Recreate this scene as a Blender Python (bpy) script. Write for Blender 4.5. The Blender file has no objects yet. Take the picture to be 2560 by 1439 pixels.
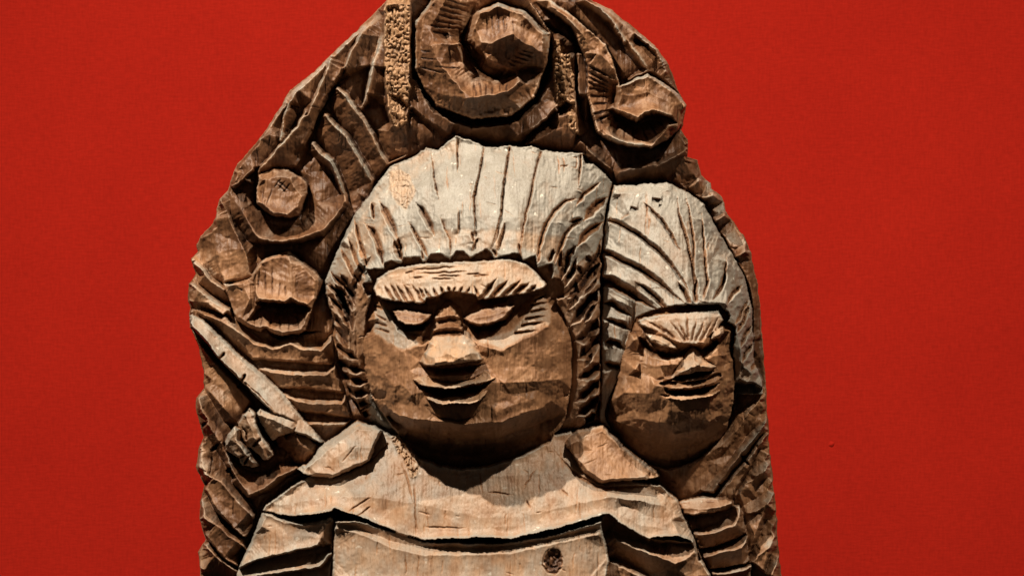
import bpy, math, random
import numpy as np
from mathutils import Vector
from mathutils.geometry import delaunay_2d_cdt

random.seed(7)
rng = np.random.default_rng(7)
C = bpy.context.scene
S = 0.0003                      # metres per relief unit
CX, CY = 1280.0, 720.0
DEPTH = 1.12                    # depth of the relief
BASE_Z = -0.30                  # foot of the carving, below the frame

# ------------------------------------------------------------------ camera, world, lamps, exposure
cam = bpy.data.objects.new('camera', bpy.data.cameras.new('camera'))
C.collection.objects.link(cam)
cam.location = (0, -6.0, 0)
cam.rotation_euler = (math.radians(90), 0, 0)
cam.data.lens = 279.0
cam.data.sensor_width = 36
cam.data.clip_end = 60
C.camera = cam

w = bpy.data.worlds.new("World"); C.world = w; w.use_nodes = True
w.node_tree.nodes['Background'].inputs[0].default_value = (1.0, 0.80, 0.62, 1)
w.node_tree.nodes['Background'].inputs[1].default_value = 0.027

def spot(name, loc, target, power, size, col):
    l = bpy.data.lights.new(name, 'SPOT'); l.energy = power; l.shadow_soft_size = size
    l.color = col; l.spot_size = math.radians(58); l.spot_blend = 1.0
    o = bpy.data.objects.new(name, l); C.collection.objects.link(o)
    o.location = loc
    d = Vector(target) - Vector(loc)
    o.rotation_euler = d.to_track_quat('-Z', 'Y').to_euler()
    return o
spot('lamp_key', (-0.92, -1.28, 1.68), (0, 0.1, 0), 360, 0.022, (1.0, 0.86, 0.70))
spot('lamp_side', (1.00, -1.28, 1.68), (0, 0.1, 0), 195, 0.025, (1.0, 0.84, 0.66))
C.view_settings.view_transform = 'Standard'
C.view_settings.look = 'None'
C.view_settings.gamma = 1
C.view_settings.exposure = 0.12

# ------------------------------------------------------------------ relief toolkit
STEP = 1.6
X0, X1, Y0, Y1 = 440, 1984, -70, 1484
nx = int((X1 - X0) / STEP) + 1
ny = int((Y1 - Y0) / STEP) + 1
gx = X0 + np.arange(nx) * STEP
gy = Y0 + np.arange(ny) * STEP
GX, GY = np.meshgrid(gx, gy)
H = np.full((ny, nx), -1000.0)
LAB = np.zeros((ny, nx), np.int32)
GREY = np.zeros((ny, nx)); TONE = np.zeros((ny, nx)); WORM = np.zeros((ny, nx))
VIEWS = {'A': (900, 600, 2.481), 'B': (800, 330, 2.878), 'C': (1200, 330, 2.878), 'D': (1480, 440, 2.998),
         'E': (1460, 720, 2.878), 'F': (940, 0, 3.598), 'G': (1320, 0, 2.998), 'H': (560, 0, 2.878),
         'I': (440, 380, 2.878), 'J': (440, 760, 2.878), 'K': (460, 1040, 3.607), 'M': (860, 1040, 3.606),
         'N': (1400, 1040, 3.607), 'S': (0, 0, 1.0)}

def P(view, s, z=None):
    """'x,y x,y,z ...' -> array of x, y, z; z runs on from the last one given"""
    ox, oy, k = VIEWS[view]
    out = []
    for t in s.split():
        v = [float(q) for q in t.split(',')]
        if len(v) == 3: z = v[2]
        out.append((ox + v[0] / k, oy + v[1] / k, 0.0 if z is None else z))
    return np.array(out)

def dense(p, step=7.0, closed=False):
    if closed: p = np.vstack([p, p[:1]])
    out = []
    for a, b in zip(p[:-1], p[1:]):
        n = max(1, int(math.hypot(*(b - a)[:2]) / step))
        for i in range(n): out.append(a + (b - a) * i / n)
    out.append(p[-1])
    return np.array(out)

def inside(poly, X=None, Y=None):
    X = GX if X is None else X; Y = GY if Y is None else Y
    m = np.zeros(X.shape, bool)
    bx0, by0 = poly[:, 0].min(), poly[:, 1].min(); bx1, by1 = poly[:, 0].max(), poly[:, 1].max()
    n = len(poly)
    if X is GX:
        i0 = max(0, int((bx0 - X0) / STEP)); i1 = min(nx, int((bx1 - X0) / STEP) + 2)
        j0 = max(0, int((by0 - Y0) / STEP)); j1 = min(ny, int((by1 - Y0) / STEP) + 2)
        sx, sy, sm = X[j0:j1, i0:i1], Y[j0:j1, i0:i1], m[j0:j1, i0:i1]
    else: sx, sy, sm = X, Y, m
    for k in range(n):
        xa, ya = poly[k][:2]; xb, yb = poly[(k + 1) % n][:2]
        if ya == yb: continue
        c = ((ya > sy) != (yb > sy)) & (sx < (xb - xa) * (sy - ya) / (yb - ya) + xa)
        sm ^= c
    return m

def tin(points):
    """piecewise planar surface through scattered points, drawn onto the grid"""
    seen = {}
    for p in points:
        key = (round(p[0] / 2.2), round(p[1] / 2.2))
        if key not in seen: seen[key] = p
    pts = np.array(list(seen.values()))
    pts[:, :2] += rng.uniform(-.05, .05, (len(pts), 2))
    r = delaunay_2d_cdt([Vector((p[0], p[1])) for p in pts], [], [], 0, 1e-5)
    vs, fs, ov = r[0], r[2], r[3]
    Z = np.full((ny, nx), np.nan)
    vz = [pts[o[0]][2] if o else 0 for o in ov]
    for f in fs:
        (xa, ya), (xb, yb), (xc, yc) = vs[f[0]], vs[f[1]], vs[f[2]]
        i0 = max(0, int(math.ceil((min(xa, xb, xc) - X0) / STEP))); i1 = min(nx - 1, int((max(xa, xb, xc) - X0) / STEP))
        j0 = max(0, int(math.ceil((min(ya, yb, yc) - Y0) / STEP))); j1 = min(ny - 1, int((max(ya, yb, yc) - Y0) / STEP))
        if i1 < i0 or j1 < j0: continue
        d = (yb - yc) * (xa - xc) + (xc - xb) * (ya - yc)
        if abs(d) < 1e-9: continue
        sx = GX[j0:j1 + 1, i0:i1 + 1]; sy = GY[j0:j1 + 1, i0:i1 + 1]
        a = ((yb - yc) * (sx - xc) + (xc - xb) * (sy - yc)) / d
        b = ((yc - ya) * (sx - xc) + (xa - xc) * (sy - yc)) / d
        c = 1 - a - b
        ok = (a >= -1e-4) & (b >= -1e-4) & (c >= -1e-4)
        zz = a * vz[f[0]] + b * vz[f[1]] + c * vz[f[2]]
        Z[j0:j1 + 1, i0:i1 + 1][ok] = zz[ok]
    return Z

PARTS = [None]       # id -> (name, parent id)
def part(name, parent=None, label=None):
    PARTS.append((name, parent, label)); return len(PARTS) - 1

def saw(p, dx, dy, zlo):
    """crest line plus the foot of the bevel above it"""
    q = p.copy(); q[:, 0] += dx; q[:, 1] += dy; q[:, 2] = zlo
    return [p, q]

def layer(pid, outline, feats, grey=0.0, tone=0.5, step=7.0, fn=None, seed=0):
    m = inside(outline)
    pts = list(dense(outline, step, True))
    for f in feats: pts += list(dense(f, step))
    pts = np.array(pts)
    if fn is not None:
        bx0, by0 = outline[:, 0].min(), outline[:, 1].min(); bx1, by1 = outline[:, 0].max(), outline[:, 1].max()
        r = np.random.default_rng(seed)
        X, Y = np.meshgrid(np.arange(bx0, bx1, fn[1]), np.arange(by0, by1, fn[2]))
        X = (X + r.uniform(-.38, .38, X.shape) * fn[1]).ravel(); Y = (Y + r.uniform(-.38, .38, Y.shape) * fn[2]).ravel()
        ok = inside(outline, X, Y) & (Y < fn[4])
        X, Y = X[ok], Y[ok]
        keep = []
        for x, y in zip(X, Y):
            if ((pts[:, 0] - x) ** 2 + (pts[:, 1] - y) ** 2).min() > (fn[3] ** 2): keep.append((x, y, fn[0](x, y)))
        if keep: pts = np.vstack([pts, np.array(keep)])
    Z = tin(pts)
    m &= ~np.isnan(Z)
    H[m] = Z[m]; LAB[m] = pid; GREY[m] = grey; TONE[m] = tone
    return m

def seg_dist(p, pad):
    """distance and running fraction to a polyline inside its padded box"""
    i0 = max(0, int((p[:, 0].min() - pad - X0) / STEP)); i1 = min(nx, int((p[:, 0].max() + pad - X0) / STEP) + 2)
    j0 = max(0, int((p[:, 1].min() - pad - Y0) / STEP)); j1 = min(ny, int((p[:, 1].max() + pad - Y0) / STEP) + 2)
    if i1 <= i0 or j1 <= j0: return None
    sx, sy = GX[j0:j1, i0:i1], GY[j0:j1, i0:i1]
    best = np.full(sx.shape, 1e9); side = np.zeros(sx.shape); frac = np.zeros(sx.shape)
    L = np.hypot(*(p[1:, :2] - p[:-1, :2]).T); tot = L.sum() or 1; run = 0
    for a, b, l in zip(p[:-1], p[1:], L):
        ux, uy = (b[0] - a[0]) / max(l, 1e-6), (b[1] - a[1]) / max(l, 1e-6)
        t = np.clip((sx - a[0]) * ux + (sy - a[1]) * uy, 0, l)
        ddx = sx - a[0] - t * ux; ddy = sy - a[1] - t * uy
        d = np.hypot(ddx, ddy)
        up = d < best
        best[up] = d[up]; side[up] = np.sign((sx - a[0]) * uy - (sy - a[1]) * ux)[up]; frac[up] = ((run + t) / tot)[up]
        run += l
    return (slice(j0, j1), slice(i0, i1)), best, side, frac

def cut(p, w=8, d=8, taper=1, bare=0.7, dark=0.26, only=None, step=0.0):
    if only is not None and w > 11: d *= 1.35
    """V groove; taper 1 thins both ends, 2 only the first, 3 only the last, 0 none"""
    r = seg_dist(p, w if step == 0 else 60)
    if r is None: return
    sl, dist, side, f = r
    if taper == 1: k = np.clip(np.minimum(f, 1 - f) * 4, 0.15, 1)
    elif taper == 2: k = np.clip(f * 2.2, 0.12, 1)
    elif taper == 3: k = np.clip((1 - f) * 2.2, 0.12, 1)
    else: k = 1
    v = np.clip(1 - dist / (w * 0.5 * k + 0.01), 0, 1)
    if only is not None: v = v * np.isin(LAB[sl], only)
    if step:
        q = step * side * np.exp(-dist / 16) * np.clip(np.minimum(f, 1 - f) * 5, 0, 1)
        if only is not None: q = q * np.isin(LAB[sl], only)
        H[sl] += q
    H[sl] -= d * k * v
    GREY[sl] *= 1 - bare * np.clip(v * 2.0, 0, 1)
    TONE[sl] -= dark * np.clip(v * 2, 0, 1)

def cuts(view, text, **kw):
    """several grooves, one per '/'"""
    for t in text.split('/'):
        if t.strip(): cut(P(view, t), **kw)

def bulge(view, text, w, h, only=None):
    for t in text.split('/'):
        p = P(view, t); r = seg_dist(p, w)
        sl, dist, side, f = r
        k = np.clip(np.minimum(f, 1 - f) * 3, 0.3, 1)
        v = np.clip(1 - dist / (w * 0.5 * k), 0, 1)
        if only is not None: v = v * np.isin(LAB[sl], only)
        H[sl] += h * k * v

def smooth_noise(sx, sy, seed):
    """value noise with cells of sx by sy units, range about -1..1"""
    r = np.random.default_rng(seed)
    a = int((X1 - X0) / sx) + 4; b = int((Y1 - Y0) / sy) + 4
    g = r.uniform(-1, 1, (b, a))
    u = (GX - X0) / sx; v = (GY - Y0) / sy
    i = u.astype(int); j = v.astype(int); fu = u - i; fv = v - j
    fu = fu * fu * (3 - 2 * fu); fv = fv * fv * (3 - 2 * fv)
    return (g[j, i] * (1 - fu) + g[j, i + 1] * fu) * (1 - fv) + (g[j + 1, i] * (1 - fu) + g[j + 1, i + 1] * fu) * fv

def facet_field(sx, sy, seed, ang=0.0):
    r = np.random.default_rng(seed)
    X, Y = np.meshgrid(np.arange(X0 - 60, X1 + 60, sx), np.arange(Y0 - 60, Y1 + 60, sy))
    X = X + r.uniform(-.42, .42, X.shape) * sx; Y = Y + r.uniform(-.42, .42, Y.shape) * sy
    pts = np.stack([X.ravel(), Y.ravel(), r.uniform(-1, 1, X.size)], 1)
    return np.nan_to_num(tin(pts))

def blur(a, n=1):
    for _ in range(n):
        a = (np.roll(a, 1, 0) + np.roll(a, -1, 0) + a * 2) / 4
        a = (np.roll(a, 1, 1) + np.roll(a, -1, 1) + a * 2) / 4
    return a

def paint(view, poly, grey=None, tone=None, worm=None, soft=4, amount=1.0, only=None):
    m = inside(P(view, poly)).astype(float)
    m = blur(m, soft) * amount
    if only is not None: m = m * np.isin(LAB, only)
    if grey is not None: GREY[:] = GREY * (1 - m) + grey * m
    if tone is not None: TONE[:] = TONE * (1 - m) + tone * m
    if worm is not None: WORM[:] = np.maximum(WORM, worm * m)

def DROP(p, d):
    p = p.copy(); p[:, 2] -= d; return p
#LAYERS

# ================================================================== the halo of flames
HALO = part('flame_halo')
outline = P('S', '1010,-62 960,3 893,69 831,129 782,177 723,222 699,264 657,327 633,361 588,410 576,438 568,474 544,498 '
 '529,557 497,588 487,609 492,627 473,647 483,686 467,710 466,755 470,770 466,786 469,818 478,835 492,866 504,927 '
 '506,972 487,996 485,1024 497,1069 504,1093 495,1118 485,1170 506,1215 497,1257 492,1298 510,1353 490,1384 495,1423 '
 '496,1439 490,1478 1962,1478 1956,1439 1952,1386 1945,1289 1938,1217 1929,1134 1922,1043 1919,963 1912,870 1907,820 '
 '1903,757 1897,703 1887,673 1883,633 1863,590 1823,537 1808,490 1782,470 1780,457 1755,437 1747,400 1722,390 '
 '1722,347 1704,322 1720,263 1704,237 1690,200 1670,150 1637,110 1607,83 1573,55 1527,20 1487,0 1440,-40 1380,-62', 8)
F = []
# left shoulder of the halo: rim bevel
F.append(P('H', '1140,110 1000,205 930,262 800,380 720,465 560,620 490,680 410,780 290,945 220,1060 100,1205 70,1300', 38))
F += saw(P('H', '990,235 900,395 872,480', 66), -6, -3, 34)
F += saw(P('H', '770,405 700,585 625,765 600,822', 62), -5, -2, 34)
F += saw(P('H', '585,800 520,912 430,1012 350,1100 262,1200', 60), -4, -4, 34)
F += saw(P('H', '490,690 430,810 400,1010', 56), -5, -1, 30)
F.append(P('H', '860,505,18 805,610,14 725,735,12 665,885,12 610,1060,14 560,1190,16'))
F.append(P('H', '845,490,56 780,600,52 700,730,50 640,870,46 560,1030,44 480,1100,40'))
F.append(P('H', '1135,155,58 1080,400,52 960,400,50'))
F.append(P('H', '880,500,50 960,480,46 1050,460,46'))
F.append(P('H', '900,540,16 950,520,14 1040,480,14 990,740,12 930,620,12'))
F.append(P('H', '1140,250,74 1070,450,70 1045,600,64 992,770,58'))
F.append(P('H', '1155,500,60 1150,700,50 1080,670,54'))
F.append(P('H', '1010,770,14 1070,700,18 1150,760,20 1180,870,24'))
F.append(P('H', '480,760,20 560,770,18 500,880,16 440,940,16'))
F.append(P('H', '250,1000,40 320,960,44 380,980,40'))
F.append(P('H', '70,1220,30 200,1200,46 60,1320,32 150,1290,50'))
# three curved tongues
F += saw(P('H', '810,640,66 870,690,70 940,800,70 1000,870,66 1070,990,60 1110,1090,56 1170,1180,50'), 9, -8, 20)
F += saw(P('H', '725,830,66 780,900,72 860,970,72 930,1080,66 990,1180,60 1060,1300,52'), 10, -8, 18)
F += saw(P('H', '630,1030,62 690,1110,68 760,1160,68 820,1290,60 860,1410,52'), 10, -8, 16)
F.append(P('I', '1000,40,20 1100,120,22 1180,300,24'))
# around the upper left knob
F.append(P('I', '385,250,20 370,430,26 500,640,16'))
F.append(P('I', '400,240,52 470,200,56 540,120,54'))
F.append(P('I', '420,260,16 560,140,14 560,300,12 580,420,14'))
F.append(P('I', '560,400,26 640,500,24 760,555,22 880,530,22 960,430,26 1010,370,34'))
F.append(P('I', '470,420,50 500,470,64 550,570,76 600,625,80 760,645,84 900,618,84 1060,562,78 1130,480,70 1220,352,60'))
F.append(P('I', '490,640,18 600,665,12 760,672,10 900,650,12 1065,600,16 1140,510,24 1235,380,30'))
F.append(P('I', '560,760,16 700,720,12 800,695,12 900,760,14 1060,880,20'))
F.append(P('I', '360,440,40 300,330,44 270,430,40 290,560,44'))
F.append(P('I', '260,560,44 300,700,48 300,830,52 340,930,56 480,900,60'))
F.append(P('I', '370,460,54 430,600,60 510,760,62 520,880,60'))
F.append(P('I', '160,620,22 240,580,40 270,700,44 300,870,44'))
# flowing stripes on the left rim
F += saw(P('I', '100,790,38 160,830,50 240,930,54 340,990,54'), 4, -9, 24)
F += saw(P('I', '90,950,34 160,1000,54 260,1080,60 370,1140,62'), 5, -10, 22)
F.append(P('I', '80,1070,30 220,1090,62 330,1170,66 400,1250,66'))
F += saw(P('J', '85,20,16 200,80,62 330,130,68 400,172,74 560,290,78 690,325,80 820,292,80 900,325,80 1040,335,80 1110,265,74'), 2, -16, 34)
F.append(P('J', '90,60,36 230,140,34 300,190,36 440,330,38 560,430,38'))
F.append(P('J', '330,200,50 470,290,66 545,386,70 760,402,72 1110,430,70'))
F.append(P('J', '560,408,46 760,424,46 1130,452,46'))
F += saw(P('J', '610,470,70 680,495,80 900,508,80 1080,514,80 1135,455,72'), 0, -13, 48)
F.append(P('J', '740,596,70 950,602,70 1185,628,66')); F.append(P('J', '750,618,46 950,624,44 1200,650,46'))
F += saw(P('J', '780,660,66 860,704,78 1000,718,78 1190,724,76 1215,675,66'), 0, -12, 48)
F.append(P('J', '885,766,68 1050,780,68 1250,815,64')); F.append(P('J', '895,790,44 1050,804,42 1260,838,46'))
F += saw(P('J', '930,862,74 1220,868,74'), 0, -7, 50)
F.append(P('J', '960,900,66 1060,1000,60 1200,900,64'))
F.append(P('J', '1150,60,46 1100,200,40 960,230,38 1000,60,40'))
# under and left of the sword
F.append(P('J', '110,215,20 200,320,20 330,440,16 480,600,16 560,720,18'))
F.append(P('J', '160,300,44 260,420,46 400,560,50 520,700,48'))
F.append(P('J', '185,500,26 260,560,40 400,700,44 480,780,44'))
F.append(P('J', '200,640,16 240,700,22 330,850,26 400,880,28'))
F.append(P('J', '220,620,34 330,740,58 430,860,56'))
F.append(P('J', '150,660,44 170,760,56 230,850,56 330,970,58 350,1050,54'))
F.append(P('J', '195,800,40 180,900,26 260,1040,26 350,1180,26 400,1240,22'))
F.append(P('J', '210,860,60 320,1010,62 385,1150,62'))
F.append(P('J', '170,1010,42 160,1180,58 240,1240,60'))
# sleeve mouth hollow below the hand
F.append(P('J', '400,1120,30 480,1200,24 640,1220,18 760,1130,18 880,1160,18'))
F.append(P('J', '395,1200,64 520,1375,88 640,1320,88 740,1240,84 860,1180,76'))
F.append(P('J', '540,1400,50 680,1350,44 800,1250,42 900,1190,40'))
# left lower robe edge
F.append(P('K', '170,220,36 260,430,36 380,570,34 490,690,34 590,790,34 640,880,34'))
F.append(P('K', '130,300,48 180,520,66 330,600,78 470,770,80 620,910,80'))
F.append(P('K', '170,680,30 250,850,38 350,960,36 450,1050,36 545,1110,36'))
F.append(P('K', '185,670,62 260,800,70 360,920,74 450,1010,74 530,1085,72'))
F.append(P('K', '140,760,44 180,930,66 320,1010,72 440,1120,76 530,1180,76'))
F.append(P('K', '120,940,40 200,1130,38 300,1270,36 400,1350,36 480,1390,36'))
F.append(P('K', '200,1100,58 290,1220,66 380,1300,70 480,1350,70'))
F.append(P('K', '160,1160,44 200,1200,60 330,1310,68 470,1410,70'))
F.append(P('K', '120,1370,40 250,1420,38 400,1470,40'))
F.append(P('K', '620,960,36 560,1100,38 500,1250,40 480,1380,40'))
# crown of the halo, between worm strips
F.append(P('H', '1155,30,82 1160,500,78 1190,860,66 1230,930,60'))
F.append(P('H', '1340,30,82 1340,600,74 1330,760,64 1300,920,56'))
F.append(P('F', '310,0,70 330,200,62 330,560,50 345,640,40'))
F.append(P('F', '205,890,46 330,1010,40 480,1130,36 620,1240,30'))
F.append(P('F', '225,870,66 350,980,62 500,1100,58 640,1190,50 800,1260,40'))
F.append(P('F', '360,680,20 440,860,18 540,980,18 700,1060,16 860,1110,14 1220,1080,14 1310,1020,14 1450,890,16 1560,610,18'))
F.append(P('F', '370,720,52 430,880,56 520,1010,58 700,1110,58 860,1150,56 1040,1140,56 1280,1100,58 1460,940,66 1590,700,58'))
F.append(P('F', '1280,1210,66 1420,1150,70 1530,1060,72 1620,950,68 1700,900,56'))
F.append(P('F', '1720,930,26 1560,1060,24 1400,1190,22 1330,1290,20'))
F.append(P('F', '1300,1330,46 1500,1230,52 1650,1140,54 1820,1200,46'))
F.append(P('F', '100,1180,52 130,1400,30 300,1380,34'))
F.append(P('F', '380,1150,40 560,1260,34 700,1200,36'))
F.append(P('F', '960,1300,26 1150,1290,26 1500,1340,30 1800,1340,30'))
# right of the great curl
F.append(P('G', '150,200,26 250,240,18 360,300,16 370,380,18'))
F.append(P('G', '0,20,50 110,150,60 160,140,56 60,0,60'))
F.append(P('G', '150,210,60 180,300,68 200,480,72 210,780,64 240,920,58 260,960,54'))
F.append(P('G', '235,300,78 260,500,82 300,760,72'))
F.append(P('G', '345,430,66 355,700,60 372,1000,54'))
F.append(P('G', '362,420,26 372,720,26'))
F.append(P('G', '376,400,58 372,560,60 380,700,58 440,720,58 446,500,62 440,400,60'))
F.append(P('G', '375,735,18 400,860,14 470,1000,12 560,1110,10 640,1170,10 780,1150,12 930,1130,12 1130,1000,14'))
F.append(P('G', '380,1010,26 450,1090,30 560,1180,30 640,1270,22 650,1380,22'))
F.append(P('G', '400,1060,46 520,1180,48 620,1260,44'))
F += saw(P('G', '700,1288,64 960,1230,70 968,1250,70 1200,1118,66'), 3, -16, 26)
F.append(P('G', '640,1200,14 940,1150,14 1180,1020,20'))
F.append(P('G', '680,1300,58 960,1262,60 1200,1150,50'))
F.append(P('G', '660,1370,26 900,1370,26 1060,1350,30 1130,1380,34'))
F.append(P('G', '1090,1330,30 1150,1220,46 1215,1180,50'))
# great outer tongue upper right, with its dark channel
F.append(P('G', '300,0,30 430,110,16 600,310,12 660,480,12 690,620,12'))
F.append(P('G', '330,0,20 480,70,18 600,170,16 700,300,12 760,420,10 880,510,14'))
F.append(P('G', '420,0,66 540,60,72 620,140,74 700,260,72 720,320,70'))
F.append(P('G', '620,150,62 700,250,66 770,330,66 830,420,62 900,520,58'))
F.append(P('G', '730,330,38 745,380,34 830,450,32 885,515,30'))
F.append(P('G', '480,10,40 640,100,50 800,240,56 960,370,50 1040,520,44'))
F.append(P('G', '820,300,34 900,330,30 1000,450,28 1060,540,26 1110,640,28'))
F.append(P('G', '910,520,44 1000,560,40 1120,660,36 1180,750,30'))
F.append(P('G', '960,400,30 1010,500,26 1050,520,24'))
# right rim chips
F.append(P('D', '620,20,40 700,80,44 790,140,52 850,170,52'))
F += saw(P('D', '720,90,50 800,30,64'), -3, -6, 34)
F += saw(P('D', '840,160,58 900,150,62'), -2, -9, 30)
F += saw(P('D', '940,330,58 1000,300,58'), -2, -14, 30)
F += saw(P('D', '1090,600,58 1160,570,54'), -2, -18, 30)
F.append(P('D', '860,210,24 950,390,30 1060,590,30 1150,740,30 1200,880,30 1210,1100,30'))
F.append(P('D', '1010,450,40 1100,620,42 1170,760,42 1215,900,44 1230,1300,44'))
F.append(P('D', '1200,560,24 1215,700,24 1245,830,24 1262,1000,26 1275,1200,26'))
# right lower staff and diagonals
F.append(P('E', '1100,680,28 1240,690,28 1245,820,30 1100,880,30'))
F.append(P('E', '1290,800,46 1200,880,52 1130,1000,50 1000,1130,46 820,1260,40 720,1360,34'))
F.append(P('E', '1090,900,38 1000,1050,34 850,1180,32 700,1290,32'))
F.append(P('E', '1310,880,34 1180,1010,38 1090,1120,36 950,1260,36 800,1400,36'))
F.append(P('N', '1860,60,64 1760,200,70 1640,330,74 1540,460,74 1440,600,74 1380,680,72'))
F.append(P('N', '1830,60,36 1700,190,30 1580,350,40 1440,520,40 1330,640,40 1200,720,40'))
F.append(P('N', '1880,130,34 1780,240,32 1690,390,28 1600,480,28 1480,630,28 1410,725,28'))
F.append(P('N', '1885,170,52 1800,270,56 1700,410,60 1610,510,60 1500,640,60 1430,730,60'))
F.append(P('N', '1810,300,34 1750,450,30 1670,600,28 1600,720,40 1570,780,40'))
F.append(P('N', '1790,290,50 1700,480,58 1600,650,58 1540,750,58'))
F += saw(P('N', '1780,552,60 1850,500,62 1915,425,44'), -3, -20, 36)
F += saw(P('N', '1795,850,62 1880,800,64 1945,700,46'), -3, -28, 36)
F += saw(P('N', '1795,1262,66 1900,1190,66 1955,1100,48'), -3, -28, 38)
F.append(P('N', '1630,700,50 1700,600,56 1780,580,50'))
F.append(P('N', '1800,620,34 1890,560,30 1930,480,30'))
F.append(P('N', '1660,820,46 1680,900,50 1800,880,52'))
F.append(P('N', '1950,860,34 1870,960,32 1780,1150,32 1700,1330,32'))
F.append(P('N', '1700,880,60 1850,870,58 1760,1100,60 1700,1250,60'))
F.append(P('N', '1965,1180,34 1900,1290,34 1860,1439,36'))
F.append(P('N', '1740,1320,66 1880,1220,64 1850,1400,60'))
F.append(P('N', '1990,1280,44 1930,1439,56'))
layer(HALO, outline, F, grey=0.06, tone=0.29)
# inward rise of the halo as a whole (a gentle dome toward the middle of the block)
dome = 26 * np.clip(1 - ((GX - 1210) / 760) ** 2, 0, 1) * (H > -500)
H += dome

paint('S', '1690,1010 1960,960 1960,1478 1700,1478', tone=0.52, grey=0.16, soft=12, only=[HALO])
paint('S', '470,620 700,640 860,860 860,1060 700,1060 480,1000', tone=0.56, grey=0.14, soft=12, only=[HALO])
# ------------------------------------------------------------------ great curl at the crown
CURL = part('flame_curl')
o = P('F', '560,-260,90 430,-120,92 490,0,86 350,190,84 345,610,74 430,790,80 540,950,84 860,1070,86 1220,1040,84 1430,870,82 1545,560,88 1570,300,92 1450,100,80 1340,-60,80 1100,-200,80')
F = []
F.append(P('F', '530,0,112 420,180,104 400,420,104 380,600,94'))
F.append(P('F', '410,420,104 490,410,124 600,400,128 760,400,126'))
F.append(P('F', '490,420,126 560,560,128 640,660,132 715,745,138 820,895,142 950,868,142 1060,862,138 1180,832,134 1290,745,120'))
F.append(P('F', '380,640,84 560,700,112 700,740,134'))
F.append(P('F', '430,780,84 560,840,104 720,870,126'))
F.append(P('F', '780,560,112 830,640,104 900,690,96 1050,735,88 1180,720,88 1270,670,96'))
F.append(P('F', '790,420,70 850,500,58 920,600,50 1000,670,46 1100,700,46 1250,670,70'))
F.append(P('F', '640,0,124 560,130,116 500,240,110 480,310,112'))
F.append(P('F', '900,0,70 850,120,62 815,250,58 780,340,58 765,390,60'))
F.append(P('F', '760,30,98 700,200,88 620,330,88'))
F.append(P('F', '520,350,118 740,395,112'))
# the round boss of the curl
F.append(P('F', '920,105,100 1100,35,104 1340,115,104 1530,300,100 1560,530,92'))
F.append(P('F', '940,130,128 1100,66,132 1320,140,134 1500,320,130 1500,480,128'))
F.append(P('F', '900,100,66 1090,10,60 1350,85,60 1545,280,62'))
F.append(P('F', '850,330,110 900,420,116 950,460,120 1000,540,120 1130,600,104 1260,640,92'))
F.append(P('F', '890,260,124 950,395,136 1040,400,142 1120,355,146 1240,320,150 1310,390,148 1380,415,144 1500,420,128'))
F.append(P('F', '1000,520,124 1130,440,128 1200,400,134 1230,340,146'))
F.append(P('F', '1130,590,106 1250,450,122 1310,400,142'))
F.append(P('F', '1280,760,104 1450,760,88 1540,560,84'))
F.append(P('F', '860,410,86 920,520,72 1010,600,64 1130,650,60'))
F.append(P('F', '1290,970,92 1180,860,118 1300,760,108'))
mC = layer(CURL, o, F, grey=0.08, tone=0.41)
H[mC] = 100 + (H[mC] - 100) * 1.45 + 26
cuts('F', '650,10 860,60/620,55 850,110/590,90 830,150/570,140 815,190/545,185 800,235/500,235 790,262/520,290 760,330', w=7, d=5, taper=3)
cuts('F', '1180,560 1260,590/1200,530 1350,580/1230,500 1400,560/1260,470 1440,530/1300,450 1430,490', w=6, d=4)
cuts('F', '390,455 510,475/385,520 560,545/380,600 620,670/520,610 770,620', w=5, d=4)
cuts('F', '880,720 900,860/930,720 945,860/990,740 985,860/1050,750 1040,850/1120,745 1110,830/1180,740 1170,820', w=5, d=5, taper=2)
cuts('F', '1040,110 1050,300/1100,120 1110,300/1150,150 1150,330/1180,210 1160,300/990,150 1000,330/1230,180 1240,310', w=4, d=3)
paint('F', '1180,500 1360,370 1320,340 1190,420 1130,560', tone=0.2, soft=3, only=[CURL])

# ------------------------------------------------------------------ right curl
CURL2 = part('flame_curl')
o = P('G', '60,0,84 175,0,88 330,110,96 460,220,92 590,335,88 650,500,84 682,610,80 690,640,88 900,545,78 1120,680,62 1197,785,52 1170,890,54 1135,965,60 1050,1040,72 930,1105,78 740,1095,88 600,1040,88 520,995,90 480,850,88 445,700,88 450,480,92 370,290,94 320,190,86 160,75,80')
F = []
F.append(P('G', '180,60,112 300,150,112 430,290,106 460,380,104 560,370,100'))
F.append(P('G', '460,400,108 560,420,104 640,520,96'))
F.append(P('G', '460,490,106 640,600,84 650,640,70 655,700,62'))
F.append(P('G', '690,650,116 900,572,112 1100,700,100 1185,800,84'))
F.append(P('G', '700,720,122 780,720,126 900,700,128 1000,740,122 1100,800,110'))
F.append(P('G', '640,810,108 730,850,122 820,885,128 870,850,130 930,830,128 1000,850,120 1080,872,108'))
F.append(P('G', '640,835,40 730,885,30 820,915,26 900,880,28 990,860,36 1060,880,60'))
F.append(P('G', '650,890,40 740,945,34 830,970,34 930,930,40 1030,900,60'))
F.append(P('G', '520,990,98 600,950,94 640,900,70'))
F.append(P('G', '600,1010,100 740,1080,106 850,1090,102 930,1095,98 1060,950,96'))
F.append(P('G', '1150,830,84 1120,950,80'))
F.append(P('G', '500,830,96 600,820,80 640,760,66'))
mC2 = layer(CURL2, o, F, grey=0.10, tone=0.46)
H[mC2] = 90 + (H[mC2] - 90) * 1.25 + 16
cuts('G', '455,490 650,600/455,540 640,640/455,580 630,660/460,620 625,680/470,660 630,690/480,720 620,720/490,780 610,770/500,850 610,820/520,900 630,850', w=8, d=6, taper=3)
cuts('G', '690,900 660,980/740,930 720,1040/790,960 790,1070/870,950 900,1060/930,930 980,1030/980,900 1040,980', w=6, d=5)

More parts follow.
